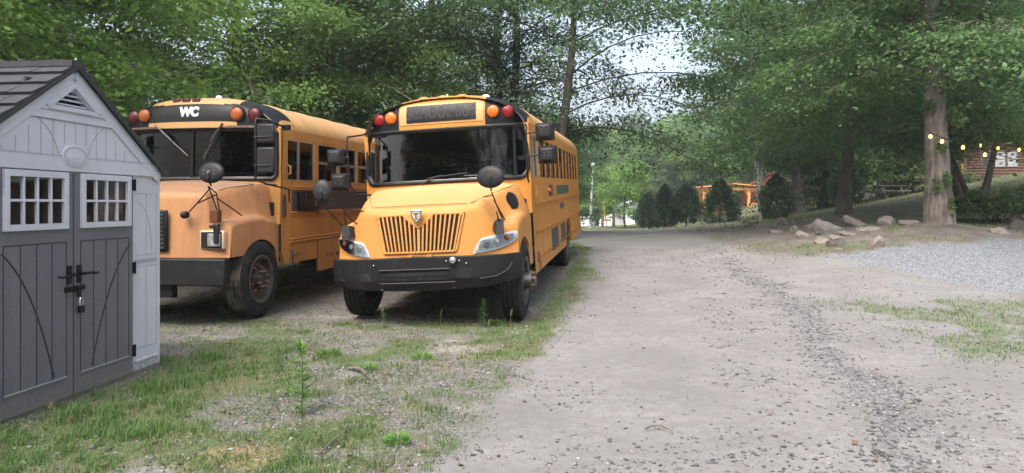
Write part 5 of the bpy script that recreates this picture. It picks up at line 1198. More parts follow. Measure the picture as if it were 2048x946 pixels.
# leafy rhododendron at the big trunk
g = np.random.default_rng(9); n = 3600; az = g.random(n)*6.283; u = g.random(n)
C = np.stack([np.cos(az)*1.5*np.sqrt(u)*(1+.15*np.sin(3*az)), np.sin(az)*.9*np.sqrt(u), .12+.95*(1-u)**.5*(.55+.45*g.random(n))*(.8+.2*np.sin(az*4))], -1)
me = leaves_mesh('crown', C, unit(np.stack([np.cos(az), np.sin(az), -.3+0*az], -1)+g.normal(size=(n, 3))*.5), unit(g.normal(size=(n, 3))*.4+np.array([0, 0, 1])), .17*(.6+.7*g.random(n)), .065*(.6+.7*g.random(n)), LF['mid'])
t = MB()
for k in range(14): a = k*2.4; r_ = .3+.8*random.random(); t.tube([(0, 0, -.1), (math.cos(a)*r_*.5, math.sin(a)*r_*.4, .35), (math.cos(a)*r_, math.sin(a)*r_*.7, .75)], [.03, .02, .008], 5, caps=False)
d = t.build('stem', BARK_D, None, fix=False); PROT['rhodo'] = (d.data, me, 1); dd = d.data; bpy.data.objects.remove(d)
for (px, y, s, lab) in ((1985, 21.3, 1.0, 'broad leafy shrub to the right of the big pale trunk'), (2085, 22.5, .9, 'leafy shrub at the right edge behind the boulders')):
    x = at(px, y); o = empty('leafy_shrub', (x, y, h(x, y)), (0, 0, px), lab, 'shrub'); o.scale = (s, s, s); link('stem', dd, o); link('foliage', me, o)
# ------------------------------------------------------------------ background buildings, vehicles, furniture
def gp(px, v, y0=3.5, y1=200):
    """where the line of sight through that photo point meets the terrain"""
    ys_ = np.arange(y0, y1, .05); xs_ = (px-1024)/1450*ys_; hs_ = H(xs_, ys_); zs_ = 1.45+(410-v)/1450*ys_
    k = np.argmax(hs_ >= zs_); return (float(xs_[k]), float(ys_[k]), float(hs_[k])) if (hs_ >= zs_).any() else (float(xs_[-1]), float(ys_[-1]), float(hs_[-1]))
def zat(v, y): return 1.45+(410-v)/1450*y
# --- pavilion
Yp = 88; px0, px1 = at(1392, Yp), at(1530, Yp); zb_ = .85; pv = empty('picnic_pavilion', ((px0+px1)/2, Yp, zb_), (0, 0, R(-8)), 'orange timber pavilion with railings behind the spruce', 'pavilion')
Wp = (px1-px0)/2-.3
for x in (-Wp+.5, -Wp/3, Wp*.45, Wp-.9):
    for y in (-2.2, 2.2):
        if x in (-Wp/3,) and y < 0: continue
        p = MB(); p.box(x-.15, x+.15, y-.15, y+.15, -.6, 2.35); p.bar((x, y, 1.8), (x+.55, y, 2.35), .12, .12); p.bar((x, y, 1.8), (x-.55, y, 2.35), .12, .12); p.build('post', M['wood_o'], pv)
p = MB(); p.box(-Wp, Wp, -2.4, -2.2, 2.35, 2.6); p.box(-Wp, Wp, 2.2, 2.4, 2.35, 2.6); p.box(-Wp, -Wp+.2, -2.2, 2.2, 2.35, 2.6); p.box(Wp-.2, Wp, -2.2, 2.2, 2.35, 2.6); p.build('beam', M['wood_o'], pv)
p = MB(); p.prism([(-Wp-.6, 2.62), (0, 3.05), (Wp+.6, 2.62), (Wp+.6, 2.74), (0, 3.17), (-Wp-.6, 2.74)], -3, 3); p.build('roof', [M['wood_o']], pv)
p = MB(); p.prism([(-Wp-.65, 2.745), (0, 3.175), (Wp+.65, 2.745), (Wp+.65, 2.78), (0, 3.21), (-Wp-.65, 2.78)], -3.02, 3.02); p.build('roof_sheet', M['redroof'], pv)
p = MB(); p.box(-Wp, Wp, -2.4, 2.4, -.5, -.05); p.build('deck', M['wood_o'], pv)
for a, b in ((-Wp+.5, -.6), (Wp*.45, Wp-.9)):
    p = MB(); p.box(a, b, -2.3, -2.22, .75, .85); p.box(a, b, -2.3, -2.22, .05, .13); x = a
    while x < b: p.box(x, x+.08, -2.28, -2.24, .13, .75); x += .22
    p.build('railing', M['wood_o'], pv)
# --- red building behind it
rbd = empty('red_building', (at(1540, 95), 95, .9), (0, 0, R(-15)), 'dark red boarded building with red metal gable roof behind the pavilion', 'building')
p = MB(); p.box(-3.2, 3.2, -3, 5, -1, 2.7); p.prism([(-3.2, 2.7), (3.2, 2.7), (0, 4.6)], -3, -2.9); p.build('wall', M['redwall'], rbd)
for s_ in (-1, 1):
    p = MB(); a = Vector((0, 0, 4.72)); b = Vector((s_*3.7, 0, 2.5)); n_ = Vector((0, 0, .08))
    p.add([a+Vector((0, -3.5, 0)), b+Vector((0, -3.5, 0)), b+Vector((0, 5.4, 0)), a+Vector((0, 5.4, 0)), a+Vector((0, -3.5, 0))+n_, b+Vector((0, -3.5, 0))+n_, b+Vector((0, 5.4, 0))+n_, a+Vector((0, 5.4, 0))+n_], [(0, 1, 2, 3), (4, 7, 6, 5), (0, 4, 5, 1), (1, 5, 6, 2), (2, 6, 7, 3), (3, 7, 4, 0)]); p.build('roof', M['redroof'], rbd)
p = MB(); p.box(-.5, .5, -3.03, -2.95, 1.0, 1.9); p.build('window', M['carglass'], rbd)
# --- log cabin
Yc = 50; cxm = at(1992, Yc); zc_ = zat(359, Yc); cb = empty('log_cabin', (cxm, Yc, zc_), (0, 0, R(-12)), 'log cabin with two white-blinded windows on the slope at the right edge', 'cabin')
p = MB(); wz = 2.15; hwc = 1.95
k = 0; z = -.2
while z < wz: p.tube([(-hwc-.12, 0, z+.09), (hwc+.12, 0, z+.09)], .105, 8); p.tube([(-hwc, 4.5, z+.09), (hwc, 4.5, z+.09)], .10, 6); p.tube([(hwc, -.1, z), (hwc, 4.6, z)], .10, 6); p.tube([(-hwc, -.1, z), (-hwc, 4.6, z)], .10, 6); z += .19
p.prism([(-hwc, wz), (hwc, wz), (0, wz+1.0)], -.02, .08); p.box(-hwc, hwc, .04, .08, -.3, wz); p.build('wall', M['log'], cb, smooth=50)
for s_ in (-1, 1):
    p = MB(); a = Vector((0, 0, wz+1.12)); b = Vector((s_*2.6, 0, wz-.22)); n_ = Vector((0, 0, .09))
    p.add([a+Vector((0, -.9, 0)), b+Vector((0, -.9, 0)), b+Vector((0, 5, 0)), a+Vector((0, 5, 0)), a+Vector((0, -.9, 0))+n_, b+Vector((0, -.9, 0))+n_, b+Vector((0, 5, 0))+n_, a+Vector((0, 5, 0))+n_], [(0, 1, 2, 3), (4, 7, 6, 5), (0, 4, 5, 1), (1, 5, 6, 2), (2, 6, 7, 3), (3, 7, 4, 0)]); p.build('roof', M['wood_g'], cb)
for x0_, mt in ((-.95, 'carglass'), (-.15, 'curtain'), (.62, 'curtain')):
    p = MB(); e = .05
    for bx_ in ((x0_, x0_+.72, .85, .85+e), (x0_, x0_+.72, 1.95-e, 1.95), (x0_, x0_+e, .85+e, 1.95-e), (x0_+.72-e, x0_+.72, .85+e, 1.95-e), (x0_+e, x0_+.72-e, 1.38, 1.41)): p.box(bx_[0], bx_[1], -.13, -.08, bx_[2], bx_[3])
    o = p.build('window', M['wood_g'], cb); p = MB(); p.box(x0_+e, x0_+.72-e, -.10, -.09, .9, 1.9); p.build('blind' if mt == 'curtain' else 'pane', M[mt], o)
p = MB(); p.box(-hwc-1.1, -hwc-.2, -.6, .4, 0, .5); p.box(-hwc-1.1, -hwc-1.0, -.6, -.5, .5, 1.1); p.box(-hwc-.4, -hwc-.3, -.6, -.5, .5, 1.1); p.box(-hwc-1.1, -hwc-.3, -.6, -.5, 1.0, 1.1); p.build('porch', M['wood_o'], cb)
# --- pale buildings beyond the car park
def gable_house(name, px, v, y, w_, d_, eh, rh, mw, mr_, lab, rz=0):
    o = empty(name, (at(px, y), y, zat(v, y)), (0, 0, rz), lab, 'building')
    p = MB(); p.box(-w_/2, w_/2, 0, d_, -.5, eh); p.prism([(-w_/2, eh), (w_/2, eh), (0, eh+rh)], 0, .1); p.build('wall', mw, o)
    for s_ in (-1, 1):
        p = MB(); p.prism([(0, eh+rh+.02), (s_*(w_/2+.3), eh-.1), (s_*(w_/2+.3), eh+.02), (0, eh+rh+.14)], -.4, d_+.3); p.build('roof', mr_, o)
    p = MB(); p.box(-.45, .45, -.04, .02, .0, 2.0); p.build('door', M['greyclad'], o)
    return o
gable_house('metal_building', 1262, 452, 104, 4.6, 8, 2.5, 1.0, M['clad'], M['clad'], 'pale blue-grey metal building behind the leftmost evergreens', R(10))
gable_house('small_outbuilding', 1232, 454, 100, 2.4, 3, 1.3, .4, M['greyclad'], M['greyclad'], 'small grey outbuilding left of the pale metal building')
gable_house('rusty_shed', 1163, 452, 108, 3.0, 4, 1.0, .9, M['rust'], mat('rust_roof', (.22, .08, .05), .8, noise=(3, .3)), 'low rusty-roofed shed behind the parked cars')
# --- vehicles (seen end-on, far off)
def make_car(px, v, y, kind, rz, lab):
    o = empty('parked_car', (at(px, y), y, zat(v, y)), (0, 0, rz), lab, 'car', 'cars parked beyond the road end')
    P = dict(suv=[(0, .45), (.02, .95), (.10, 1.08), (.55, 1.72), (.95, 1.78), (2.9, 1.74), (3.55, 1.15), (4.6, 1.0), (4.75, .8), (4.75, .4)],
             sedan=[(0, .45), (.05, .9), (.75, 1.02), (1.35, 1.40), (2.4, 1.45), (3.2, 1.0), (4.4, .85), (4.6, .65), (4.6, .4)],
             truck=[(0, .6), (0, 1.1), (1.7, 1.15), (1.75, 1.75), (2.1, 1.85), (3.3, 1.82), (3.9, 1.25), (5.2, 1.15), (5.4, .9), (5.4, .55)])[kind]
    W_ = .92; b = MB(); rows = []
    for k, (f, inset) in enumerate(((-1, .0), (-.92, .0), (0, 0), (.92, .0), (1, .0))):
        rows.append([(W_*f*(1-.16*max(0, (z-1.0)/.8)), yy, z-(.05 if abs(f) == 1 and z > .6 else 0)) for yy, z in P])
    b.grid(rows); b.grid([[(x, yy, .42) for x, yy, z in r] for r in rows], 0)
    for r in (rows[0], rows[-1]): b.grid([r, [(x, yy, .42) for x, yy, z in r]])
    body = b.build('body', M['carw'], o, smooth=40)
    tz = max(z for _, z in P); g_ = MB()
    if kind == 'suv': g_.add([(-.70, .20, 1.16), (.70, .20, 1.16), (.62, .46, 1.60), (-.62, .46, 1.60)], [(0, 1, 2, 3)])
    if kind == 'sedan': g_.add([(-.66, .86, 1.06), (.66, .86, 1.06), (.60, 1.28, 1.36), (-.60, 1.28, 1.36)], [(0, 1, 2, 3)])
    if kind == 'truck': g_.add([(-.68, 1.70, 1.22), (.68, 1.70, 1.22), (.64, 1.72, 1.68), (-.64, 1.72, 1.68)], [(0, 1, 2, 3)])
    g_.v = [(x, y_-.02, z+.01) for x, y_, z in g_.v]; g_.build('rear_window', M['carglass'], o, smooth=0, fix=False)
    a0, a1 = dict(suv=(.75, 2.9), sedan=(1.45, 2.5), truck=(2.0, 3.3))[kind]
    for s_ in (-1, 1):
        q = MB(); xs_ = s_*(W_*(1-.16*.25/.8)+.008); xt_ = s_*(W_*(1-.16*max(0, tz-.14-1)/.8)+.010)
        q.add([(xs_, a0-.1, 1.12), (xs_, a1+.35, 1.12), (xt_, a1, tz-.13), (xt_, a0+.1, tz-.13)], [(0, 1, 2, 3)]); q.build('side_window', M['carglass'], o, smooth=0, fix=False)
        q = MB(); q.box(*sorted((s_*.70, s_*.90)), -.02, .06, .78, 1.02 if kind != 'sedan' else .90); q.build('tail_light', M['tail'], o)
        for yy in (.85, 3.75): q = MB(); q.lathe([(.001, 0), (.2, .0), (.22, .02), (.33, .02), (.34, .0), (.34, -.18), (.2, -.2)], 18, rotm('Y', R(90)*s_, (s_*.93, yy, .34))); q.build('wheel', M['rubber'], o)
    q = MB(); q.box(-.88, .88, -.08, .04, .42, .62); q.build('bumper', M['carw'], o); q = MB(); q.box(-.22, .22, -.03, -.015, .72, .84); q.build('number_plate', M['white'], o)
make_car(1168, 460, 95, 'suv', R(-14), 'white SUV parked farthest left, beside the utility pole')
make_car(1212, 459.5, 96, 'sedan', R(-10), 'white low sedan below the yellow guy-wire guard')
make_car(1262, 458, 95, 'truck', R(-28), 'white pickup truck in front of the pale metal building')
# --- utility pole with lamp, guy wire with yellow guard, timber posts
x, y = at(1180, 62), 62; zz = h(x, y); pl_ = empty('utility_pole', (x, y, zz), (0, R(3), 0), 'slim pale pole with a street light on top beside the white SUV', 'pole')
p = MB(); p.tube([(0, 0, -.3), (0, 0, zat(340, 62)-zz)], [.15, .10], 12); p.build('post', M['bluish'], pl_)
zt2 = zat(340, 62)-zz; p = MB(); p.tube([(0, 0, zt2-.1), (-.05, -.3, zt2+.35), (-.1, -.8, zt2+.45)], .03, 6); p.build('lamp_arm', M['bluish'], pl_); p = MB(); p.lathe([(.001, .12), (.12, .10), (.2, 0), (.17, -.12), (.001, -.14)], 14, Matrix.Translation((-.1, -.8, zt2+.45))); p.build('lamp_head', M['carw'], pl_)
x, y = at(1214, 63), 63; gw_ = empty('guy_wire', (x, y, h(x, y)), (0, 0, 0), 'slanting guy wire with yellow plastic guard', 'guy wire'); p = MB(); p.tube([(0, 0, 0), (-.9, 0, 4.6)], .015, 5); p.build('wire', M['cable'], gw_); p = MB(); p.tube([(-.02, -.01, .3), (-.38, -.01, 2.1)], .065, 8); p.build('guard', M['yguard'], gw_)
for px, v, hh, lab in ((1227, 461, 1.5, 'grey timber post between the sedan and the pickup'), (1205, 462, 1.0, 'short timber post below the yellow guard')):
    x, y = at(px, 64), 64; p = MB(); p.tube([(0, 0, -.2), (0, 0, hh)], [.13, .12], 8); p.tube([(0, 0, hh), (0, 0, hh+.04)], [.12, .05], 8); o = p.build('timber_post', M['wood_g'], None, loc=(x, y, h(x, y))); tag(o, lab, 'post')
# --- picnic tables
def picnic(px, v, y, rz, lab):
    x = at(px, y); o = empty('picnic_table', (x, y, h(x, y)), (0, 0, rz), lab, 'picnic table')
    p = MB()
    for k in range(5): p.box(-.92, .92, -.37+.15*k, -.235+.15*k, .72, .76)
    p.build('table_top', M['wood_g'], o)
    for s_ in (-1, 1):
        p = MB(); p.box(-.92, .92, s_*.72-.13, s_*.72-.005, .42, .46); p.box(-.92, .92, s_*.72+.005, s_*.72+.13, .42, .46); p.build('bench', M['wood_g'], o)
        p = MB(); q = s_*.65; p.bar((q, -.70, 0), (q, -.22, .72), .09, .04, up=(1, 0, 0)); p.bar((q, .70, 0), (q, .22, .72), .09, .04, up=(1, 0, 0)); p.box(q-.02+.045, q+.02+.045, -.82, .82, .33, .42); p.build('trestle', M['wood_g'], o)
    return o
picnic(1775, 397, 42, R(15), 'weathered picnic table on the shaded lawn left of the big trunk'); picnic(1640, 405, 66, R(10), 'small far picnic table at the foot of the thick shade tree')
# --- string lights
def strand(pts, sag, lab, ends):
    P = [Vector((at(px, y), y, zat(v, y)+.06)) for px, v, y in pts]; o = empty('string_light', tuple(P[0]), (0, 0, 0), lab, 'string light', 'string lights')
    c_ = MB(); A = [Vector((at(*[e[0], e[2]]), e[2], zat(e[1], e[2])+.06)) for e in ends]
    line = [A[0]]+P+[A[1]]; c_.tube([p-P[0] for p in line], .012, 5); c_.build('cable', M['cable'], o)
    for p in P:
        s_ = MB(); s_.lathe([(.012, .0), (.018, -.005), (.018, -.045), (.012, -.05)], 8, Matrix.Translation(p-P[0])); so_ = s_.build('socket', M['black'], o)
        b_ = MB(); b_.lathe([(.012, -.04), (.022, -.055), (.036, -.085), (.038, -.11), (.028, -.135), (.001, -.145)], 12, Matrix.Translation(p-P[0])); b_.build('bulb', M['bulb'], so_)
strand([(1861, 270, 18.3), (1884, 280, 18.4), (1926, 292, 19), (1970, 307, 20)], .1, 'four glowing bulbs on a cable crossing the big pale trunk', [(1852, 262, 18.4), (2075, 335, 22)])
strand([(1961, 289, 25), (1996, 294, 24), (2038, 297, 23)], .1, 'three glowing bulbs on a cable in front of the log cabin', [(1935, 280, 25.5), (2100, 292, 22)])
# --- boulders
def rock_mesh(seed, sx, sy, sz, slabby=0.0, mats='stone'):
    import bmesh
    bm = bmesh.new(); bmesh.ops.create_icosphere(bm, subdivisions=4, radius=1)
    g = np.random.default_rng(seed); planes = [(unit(g.normal(size=3)*np.array([1, 1, .8])), .62+.3*g.random()) for _ in range(9)]
    if slabby: planes += [(unit(np.array([.1*g.normal(), .1*g.normal(), 1])), .45), (unit(np.array([.1, 0, -1])), .5)]
    for v_ in bm.verts:
        p = np.array(v_.co)
        for n_, d_ in planes:
            e = p@n_-d_
            if e > 0: p = p-n_*e*.93
        f = 1+.06*math.sin(p[0]*7+seed)*math.cos(p[1]*6+p[2]*5)+.02*math.sin(p[0]*19+p[2]*23+seed)
        v_.co = (p[0]*sx*f, p[1]*sy*f, p[2]*sz*f)
    me = bpy.data.meshes.new('boulder'); bm.to_mesh(me); bm.free(); me.materials.append(M[mats]); me.shade_smooth(); me.set_sharp_from_angle(angle=R(40)); return me
for i, (px, v, w_, hh, sl, mt, ry, lab) in enumerate((
 (1566, 451, 30, 20, 0, 'stone', 0, 'rounded grey boulder at the left end of the rock pile'), (1553, 466, 34, 11, 1, 'stone_p', .05, 'low orange-brown flat rock left of the rock pile'),
 (1608, 474, 34, 18, 1, 'stone_p', .4, 'tilted orange-tinted slab at the left of the rock pile'), (1622, 458, 34, 20, 1, 'stone', -.3, 'small grey slab behind the orange-tinted one'),
 (1662, 462, 66, 30, 1, 'stone', .35, 'large sloping grey slab in the middle of the rock pile'), (1650, 487, 38, 22, 1, 'stone_p', .15, 'layered pale rock at the front of the pile, next to the dark brown block'),
 (1679, 492, 46, 20, 1, 'stone_d', -.05, 'dark brown block at the very front of the rock pile'), (1681, 478, 40, 10, 1, 'stone_p', .1, 'pale flat slab lying behind the dark brown block'),
 (1757, 494, 40, 27, 0, 'stone_p', .3, 'lone boulder with pale top, right of the rock pile'), (1722, 452, 64, 22, 1, 'stone_p', .5, 'long pinkish slab leaning at the top of the rock pile'),
 (1777, 450, 46, 22, 0, 'stone', .1, 'grey boulder left of the flat rock near the big trunk'), (1822, 449, 56, 16, 1, 'stone', .05, 'wide flat rock touching the foot of the big trunk'),
 (1740, 462, 50, 12, 1, 'stone_p', -.1, 'low pinkish rock half sunk in front of the leaning slab'), (1700, 470, 40, 10, 1, 'stone', .2, 'low grey rock in the middle of the bank'),
 (2030, 446, 28, 18, 0, 'stone_p', 0, 'rounded pale boulder highest of the three at the right edge'), (2042, 460, 42, 22, 0, 'stone_d', .1, 'dark boulder at the right edge'),
 (2004, 468, 42, 17, 0, 'stone_p', -.2, 'pale low boulder left of the dark one at the right edge'), (1590, 462, 22, 12, 0, 'stone', .3, 'small rock between the rounded grey boulder and the pile'),
 (1680, 499, 20, 3, 1, 'stone_p', 0, 'thin white stone flake on the gravel before the dark brown block'), (1640, 470, 26, 12, 0, 'stone_d', .2, 'small dark rock wedged behind the layered pale one'), (1693, 446, 30, 12, 0, 'stone', 0, 'small grey rock on top of the bank'))):
    x, y, z = gp(px, v, 12, 40); s_ = y/1450; a, b = w_*s_*.48, hh*s_*.60
    me = rock_mesh(100+i, a, a*.8, b*1.25, sl, mt); o = link('boulder', me, None, (x, y+a*.4, h(x, y+a*.4)+b*.22)); o.rotation_euler = (.1, ry, i*1.7 if not sl else (i % 3-1)*.3); tag(o, lab, 'boulder')
# ------------------------------------------------------------------ ground litter
g = np.random.default_rng(77)
def gz(x, y):
    m = masks(x, y); return H(x, y)+sstep(45, 20, np.hypot(x, y))*((fbm(x, y, .8, 9)-.5)*.05+(fbm(x, y, .16, 12, 2)-.5)*.016*(1-.5*m['road'])+m['dark']*.02), m
def scatter(n, x0, x1, y0, y1, power=1.6):
    t = g.random(n); y = y0*(y1/y0)**(t) if power is None else y0+(y1-y0)*t**power; xl = np.maximum(x0, -.78*y); xr = np.minimum(x1, .76*y); return xl+(xr-xl)*g.random(n), y
# stones: squashed random octahedra
def stones(name, X, Y, Z, S, mats_, mi):
    n = len(X); base = np.array([(1, 0, 0), (0, 1, 0), (-1, 0, 0), (0, -1, 0), (0, 0, 1), (0, 0, -1)], float)
    V = base[None]*(.6+.7*g.random((n, 6, 1))); V = V+g.normal(size=V.shape)*.16; V[:, :, 2] *= .6
    a = g.random(n)*6.28; c, s = np.cos(a)[:, None], np.sin(a)[:, None]; asp = 1+.7*g.random(n)[:, None]
    x = V[:, :, 0]*asp; y = V[:, :, 1]; V2 = np.stack([x*c-y*s, x*s+y*c, V[:, :, 2]], -1)*S[:, None, None]*.5
    V2[:, :, 0] += X[:, None]; V2[:, :, 1] += Y[:, None]; V2[:, :, 2] += (Z+S*.10)[:, None]
    F = np.array([(0, 1, 4), (1, 2, 4), (2, 3, 4), (3, 0, 4), (1, 0, 5), (2, 1, 5), (3, 2, 5), (0, 3, 5)]); Q = (F[None]+np.arange(n)[:, None, None]*6).reshape(-1, 3)
    me = np_mesh(name, V2.reshape(-1, 3), Q, smooth=False)
    for m_ in mats_: me.materials.append(m_)
    me.polygons.foreach_set('material_index', np.repeat(mi, 8).astype(np.int32)); return tag(link(name, me), kind='stuff')
def stonemat(name, c1, c2):
    m = bpy.data.materials.new(name); m.use_nodes = True; N = m.node_tree.nodes; L = m.node_tree.links; b = N['Principled BSDF']; b.inputs['Roughness'].default_value = .9
    ge = N.new('ShaderNodeNewGeometry'); mx = N.new('ShaderNodeMix'); mx.data_type = 'RGBA'; mx.inputs[6].default_value = (*c1, 1); mx.inputs[7].default_value = (*c2, 1); L.new(ge.outputs['Random Per Island'], mx.inputs[0]); L.new(mx.outputs[2], b.inputs['Base Color']); return m
S_D = stonemat('pebble_dark', (.05, .05, .058), (.17, .168, .168)); S_L = stonemat('pebble_grey', (.12, .12, .125), (.31, .305, .30)); S_B = stonemat('pebble_blue', (.13, .14, .16), (.36, .38, .41))
X, Y = scatter(150000, -6.5, 12, 3.3, 20, 1.35); Z, m = gz(X, Y)
pr = m['road']*(.025+.26*sstep(.50, .75, fbm(X, Y, .9, 31)))*(1-m['left'])+m['dark']*.65+m['left']*.62*(1-.6*m['grass'])*sstep(.30, .50, fbm(X, Y, .8, 33)); pr = np.where((m['blue'] > .4), .5, pr)*(1-m['bank']*.8)
k = g.random(len(X)) < pr; X, Y, Z = X[k], Y[k], Z[k]; mm = {a: b[k] for a, b in m.items()}
S = (.007+.020*g.random(len(X))**2.8)*(1+.05*Y); big = g.random(len(X)) < .004; S = np.where(big, .032+.02*g.random(len(X)), S); S = np.where(mm['dark'] > .3, S*1.15, S)
mi = np.where(mm['blue'] > .4, 2, np.where(mm['left'] > .4, np.where(g.random(len(X)) < .8, 1, 0), np.where(g.random(len(X)) < .75, 0, 1)))
stones('pebbles', X, Y, Z, S, [S_D, S_L, S_B], mi)
# grass
def blades(name, X, Y, Z, Hh, W_, mats_, tilt=.45):
    n = len(X); a = g.random(n)*6.28; t = tilt*(.3+g.random(n)); dx, dy = np.cos(a), np.sin(a); b = a+1.57+g.normal(size=n)*.3; sx, sy = np.cos(b)*W_/2, np.sin(b)*W_/2
    V = np.empty((n, 5, 3)); h1 = Hh*.55
    V[:, 0] = np.stack([X-sx, Y-sy, Z-.005], -1); V[:, 1] = np.stack([X+sx, Y+sy, Z-.005], -1)
    o1 = h1*t*.6; V[:, 2] = np.stack([X+sx*.8+dx*o1, Y+sy*.8+dy*o1, Z+h1], -1); V[:, 3] = np.stack([X-sx*.8+dx*o1, Y-sy*.8+dy*o1, Z+h1], -1)
    o2 = Hh*t*1.5; V[:, 4] = np.stack([X+dx*o2, Y+dy*o2, Z+Hh*(1-.25*t)], -1)
    F = np.array([(0, 1, 2), (0, 2, 3), (3, 2, 4)]); Q = (F[None]+np.arange(n)[:, None, None]*5).reshape(-1, 3); me = np_mesh(name, V.reshape(-1, 3), Q, smooth=False); me.materials.append(mats_); return tag(link(name, me), kind='stuff')
G1 = leafmat('grass_blade', (.062, .125, .034), (.13, .215, .065), .35); G2 = leafmat('dry_grass', (.20, .16, .09), (.34, .28, .17), .3); G3 = leafmat('lawn_blade', (.07, .11, .04), (.14, .17, .075), .3)
X, Y = scatter(560000, -6.8, 12, 3.3, 22, 1.35); m = masks(X, Y); tuft = sstep(.42, .66, fbm(X, Y, .14, 41, 2)); lush = np.exp(-((X+2.75-.06*(Y-5))/.45)**2)*sstep(8, 6.4, Y)
Zt, _ = gz(X, Y); pr = np.clip(m['grass']*(.22+.78*tuft)*.85+lush*.35*m['left']*tuft, 0, 1)*(1-m['bank']*.6); k = g.random(len(X)) < pr; X, Y, Z, lush, ms = X[k], Y[k], Zt[k], lush[k], m['bank'][k]
# keep the grass out of the shed
rel = np.stack([X-shed.location.x, Y-shed.location.y], -1); lx = rel[:, 0]*math.cos(ang)+rel[:, 1]*math.sin(ang); ly = -rel[:, 0]*math.sin(ang)+rel[:, 1]*math.cos(ang); k = ~((np.abs(lx) < 1.16) & (ly > -.04) & (ly < 2.3)); X, Y, Z, lush = X[k], Y[k], Z[k], lush[k]
Hh = (.010+.026*g.random(len(X))**1.5)*(1+1.1*lush)*(1+.03*Y)*(1+.8*(fbm(X, Y, .5, 47) > .6)); blades('grass', X, Y, Z, Hh, .0035*(1+.12*Y)*np.ones(len(X)), G1, .6)
X, Y = scatter(60000, -6.8, 12, 3.3, 20, 1.35); Z, m = gz(X, Y); k = g.random(len(X)) < m['left']*.45*sstep(.40, .62, fbm(X, Y, .6, 51)); X, Y, Z = X[k], Y[k], Z[k]; rel = np.stack([X-shed.location.x, Y-shed.location.y], -1); lx = rel[:, 0]*math.cos(ang)+rel[:, 1]*math.sin(ang); ly = -rel[:, 0]*math.sin(ang)+rel[:, 1]*math.cos(ang); k = ~((np.abs(lx) < 1.16) & (ly > -.04) & (ly < 2.3)); X, Y, Z = X[k], Y[k], Z[k]
blades('dry_grass', X, Y, Z, .02+.05*g.random(len(X))**2, .003*(1+.12*Y), G2, 1.4)
X = g.uniform(3, 45, 60000); Y = g.uniform(16, 62, 60000); m = masks(X, Y); Z = H(X, Y)+.0; k = (g.random(len(X)) < m['grass']*.9) & (X < .8*Y); blades('lawn_grass', X[k], Y[k], Z[k], .05+.05*g.random(k.sum()), .02*np.ones(k.sum()), G3, .7)
# fallen leaves and bark chips
n = 500; X, Y = scatter(n, -6, 4, 3.4, 12, 1.3); Z, m = gz(X, Y); k = g.random(n) < .12+.88*m['left']; X, Y, Z = X[k], Y[k], Z[k]; n = len(X)
T = unit(np.stack([g.normal(size=n), g.normal(size=n), .25*g.normal(size=n)], -1)); Nn = unit(g.normal(size=(n, 3))*.3+np.array([0, 0, 1])); me = leaves_mesh('fallen_leaves', np.stack([X, Y, Z+.012], -1), T, Nn, .03+.05*g.random(n), .02+.03*g.random(n), leafmat('dead_leaf', (.12, .07, .045), (.24, .17, .11), .2)); tag(link('fallen_leaves', me), kind='stuff')
# twigs
for (u0, v0, u1, v1, r_, lab) in ((637, 922, 705, 858, .007, 'thin bent dead twig in the bottom of the verge, nearest the camera'), (700, 770, 745, 752, .006, 'short broken stick beside the pale bark strip'), (600, 700, 660, 712, .005, 'thin twig lying left of the bright green tuft'), (1290, 868, 1345, 872, .007, 'straight stick lying on the dirt road'), (700, 742, 735, 760, .018, 'pale strip of bark in the middle of the verge'), (530, 838, 550, 815, .005, 'small dry stem beside the tall weed')):
    a = gp(u0, v0, 3.2, 30); b = gp(u1, v1, 3.2, 30); p = MB(); A = Vector(a)+Vector((0, 0, .02)); Bv = Vector(b)+Vector((0, 0, .02)); md = (A+Bv)/2+Vector((.02, .03, .02)); A0 = A.copy()
    p.tube([A-A0, (A+md)/2-A0+Vector((0, .01, .006)), md-A0, (md+Bv)/2-A0, Bv-A0], [r_, r_*.9, r_*.8, r_*.6, r_*.35], 6); p.tube([md-A0, md-A0+Vector((.05, .06, .02))], [r_*.5, r_*.2], 5)
    o = p.build('twig', M['stick'] if r_ < .01 else M['wood_g'], None, loc=A0); tag(o, lab, 'twig')
# weeds
def weed(px, v, hh, lab, nl=46, seed=0, spread=.075, stem=.005, cat='weed', name='weed'):
    x, y, z = gp(px, v, 3.2, 30); gg_ = np.random.default_rng(seed+px); o = empty(name, (x, y, z), (0, 0, 0), lab, cat); s = MB(); s.tube([(0, 0, -.02), (.01, .0, hh*.5), (.0, .01, hh)], [stem, stem*.8, stem*.5], 6); s.build('stem', LF['weed'], o)
    u = gg_.random(nl)**.8; az = np.arange(nl)*2.4; C = np.stack([0*u, 0*u, .03+hh*u], -1); T = unit(np.stack([np.cos(az), np.sin(az), .25+.9*(u > .85)+0*u], -1)); me = leaves_mesh('leaf', C, T, unit(np.stack([-np.cos(az)*.4, -np.sin(az)*.4, np.ones(nl)], -1)), spread*(.7+.6*gg_.random(nl))*(1.15-.5*u), spread*.22*np.ones(nl), LF['weed']); me.name = 'foliage'; link('foliage', me, o)
weed(603, 832, .44, 'tallest weed, standing in the middle of the verge in front of the buses', 80, 1, .12)
weed(967, 657, .30, 'leafy weed in front of the cleaner bus near its right front tyre', 60, 2, .08)
weed(765, 655, .17, 'short weed in front of the cleaner bus near its left front tyre', 40, 3, .07)
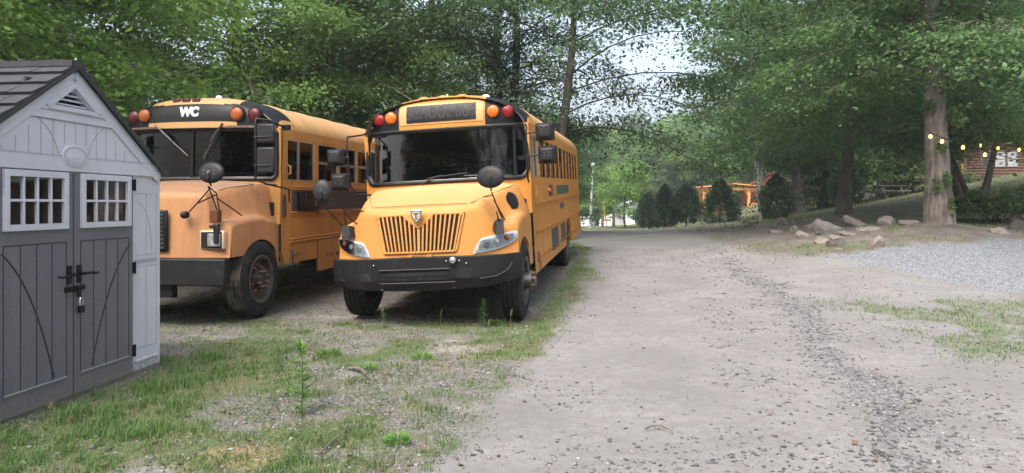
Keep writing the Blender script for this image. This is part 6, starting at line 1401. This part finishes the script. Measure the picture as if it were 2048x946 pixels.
weed(443, 640, .19, 'weed beside the front tyre of the dirty bus', 44, 4, .08)
weed(1140, 523, .20, 'weed at the rear tyre of the cleaner bus', 40, 5, .09)
weed(575, 800, .22, 'thin weed left of the tallest one', 26, 6, .06)
for (px, v, r_, lab) in ((660, 712, .11, 'bright green leafy tuft on the gravel verge'), (795, 893, .07, 'small flat green rosette near the bottom of the verge'), (735, 742, .08, 'dark green rosette right of the tallest weed'), (845, 720, .10, 'low green tuft in front of the cleaner bus'), (990, 650, .08, 'low tuft before the right front tyre of the cleaner bus')):
    x, y, z = gp(px, v, 3.2, 30); gg_ = np.random.default_rng(px); nl = 150; az = gg_.random(nl)*6.28; rr_ = r_*np.sqrt(gg_.random(nl)); C = np.stack([np.cos(az)*rr_, np.sin(az)*rr_, .01+.05*gg_.random(nl)*(1-rr_/r_)], -1); T = unit(np.stack([np.cos(az), np.sin(az), .5+gg_.random(nl)], -1)); me = leaves_mesh('ground_plant', C, T, unit(gg_.normal(size=(nl, 3))*.4+np.array([0, 0, 1])), .045*(.6+.8*gg_.random(nl)), .014*(.6+.8*gg_.random(nl)), LF['weed']); o = link('ground_plant', me, None, (x, y, z)); tag(o, lab, 'plant')
for (px, v, hh, lab) in ((975, 668, .16, 'dry seed stalk before the cleaner bus, right of its bumper middle'), (1020, 655, .22, 'dry bent stalk by the right front tyre of the cleaner bus'), (880, 652, .20, 'thin dry stalk under the middle of the cleaner bus bumper'), (97, 850, .14, 'dry seed stalk in the grass at the foot of the shed doors'), (135, 868, .10, 'shorter dry seed stalk in the grass by the shed')):
    x, y, z = gp(px, v, 3.2, 30); p = MB(); p.tube([(0, 0, -.01), (.01, 0, hh*.6), (.03, .01, hh)], [.003, .0025, .002], 5)
    for k in range(14): a = k*2.4; p.tube([(.01+.015*k/14, 0, hh*(.65+.35*k/14)), (.01+.015*k/14+.012*math.cos(a), .012*math.sin(a), hh*(.65+.35*k/14)+.012)], [.003, .004], 4)
    o = p.build('dry_stalk', G2, None, loc=(x, y, z)); tag(o, lab, 'stalk')
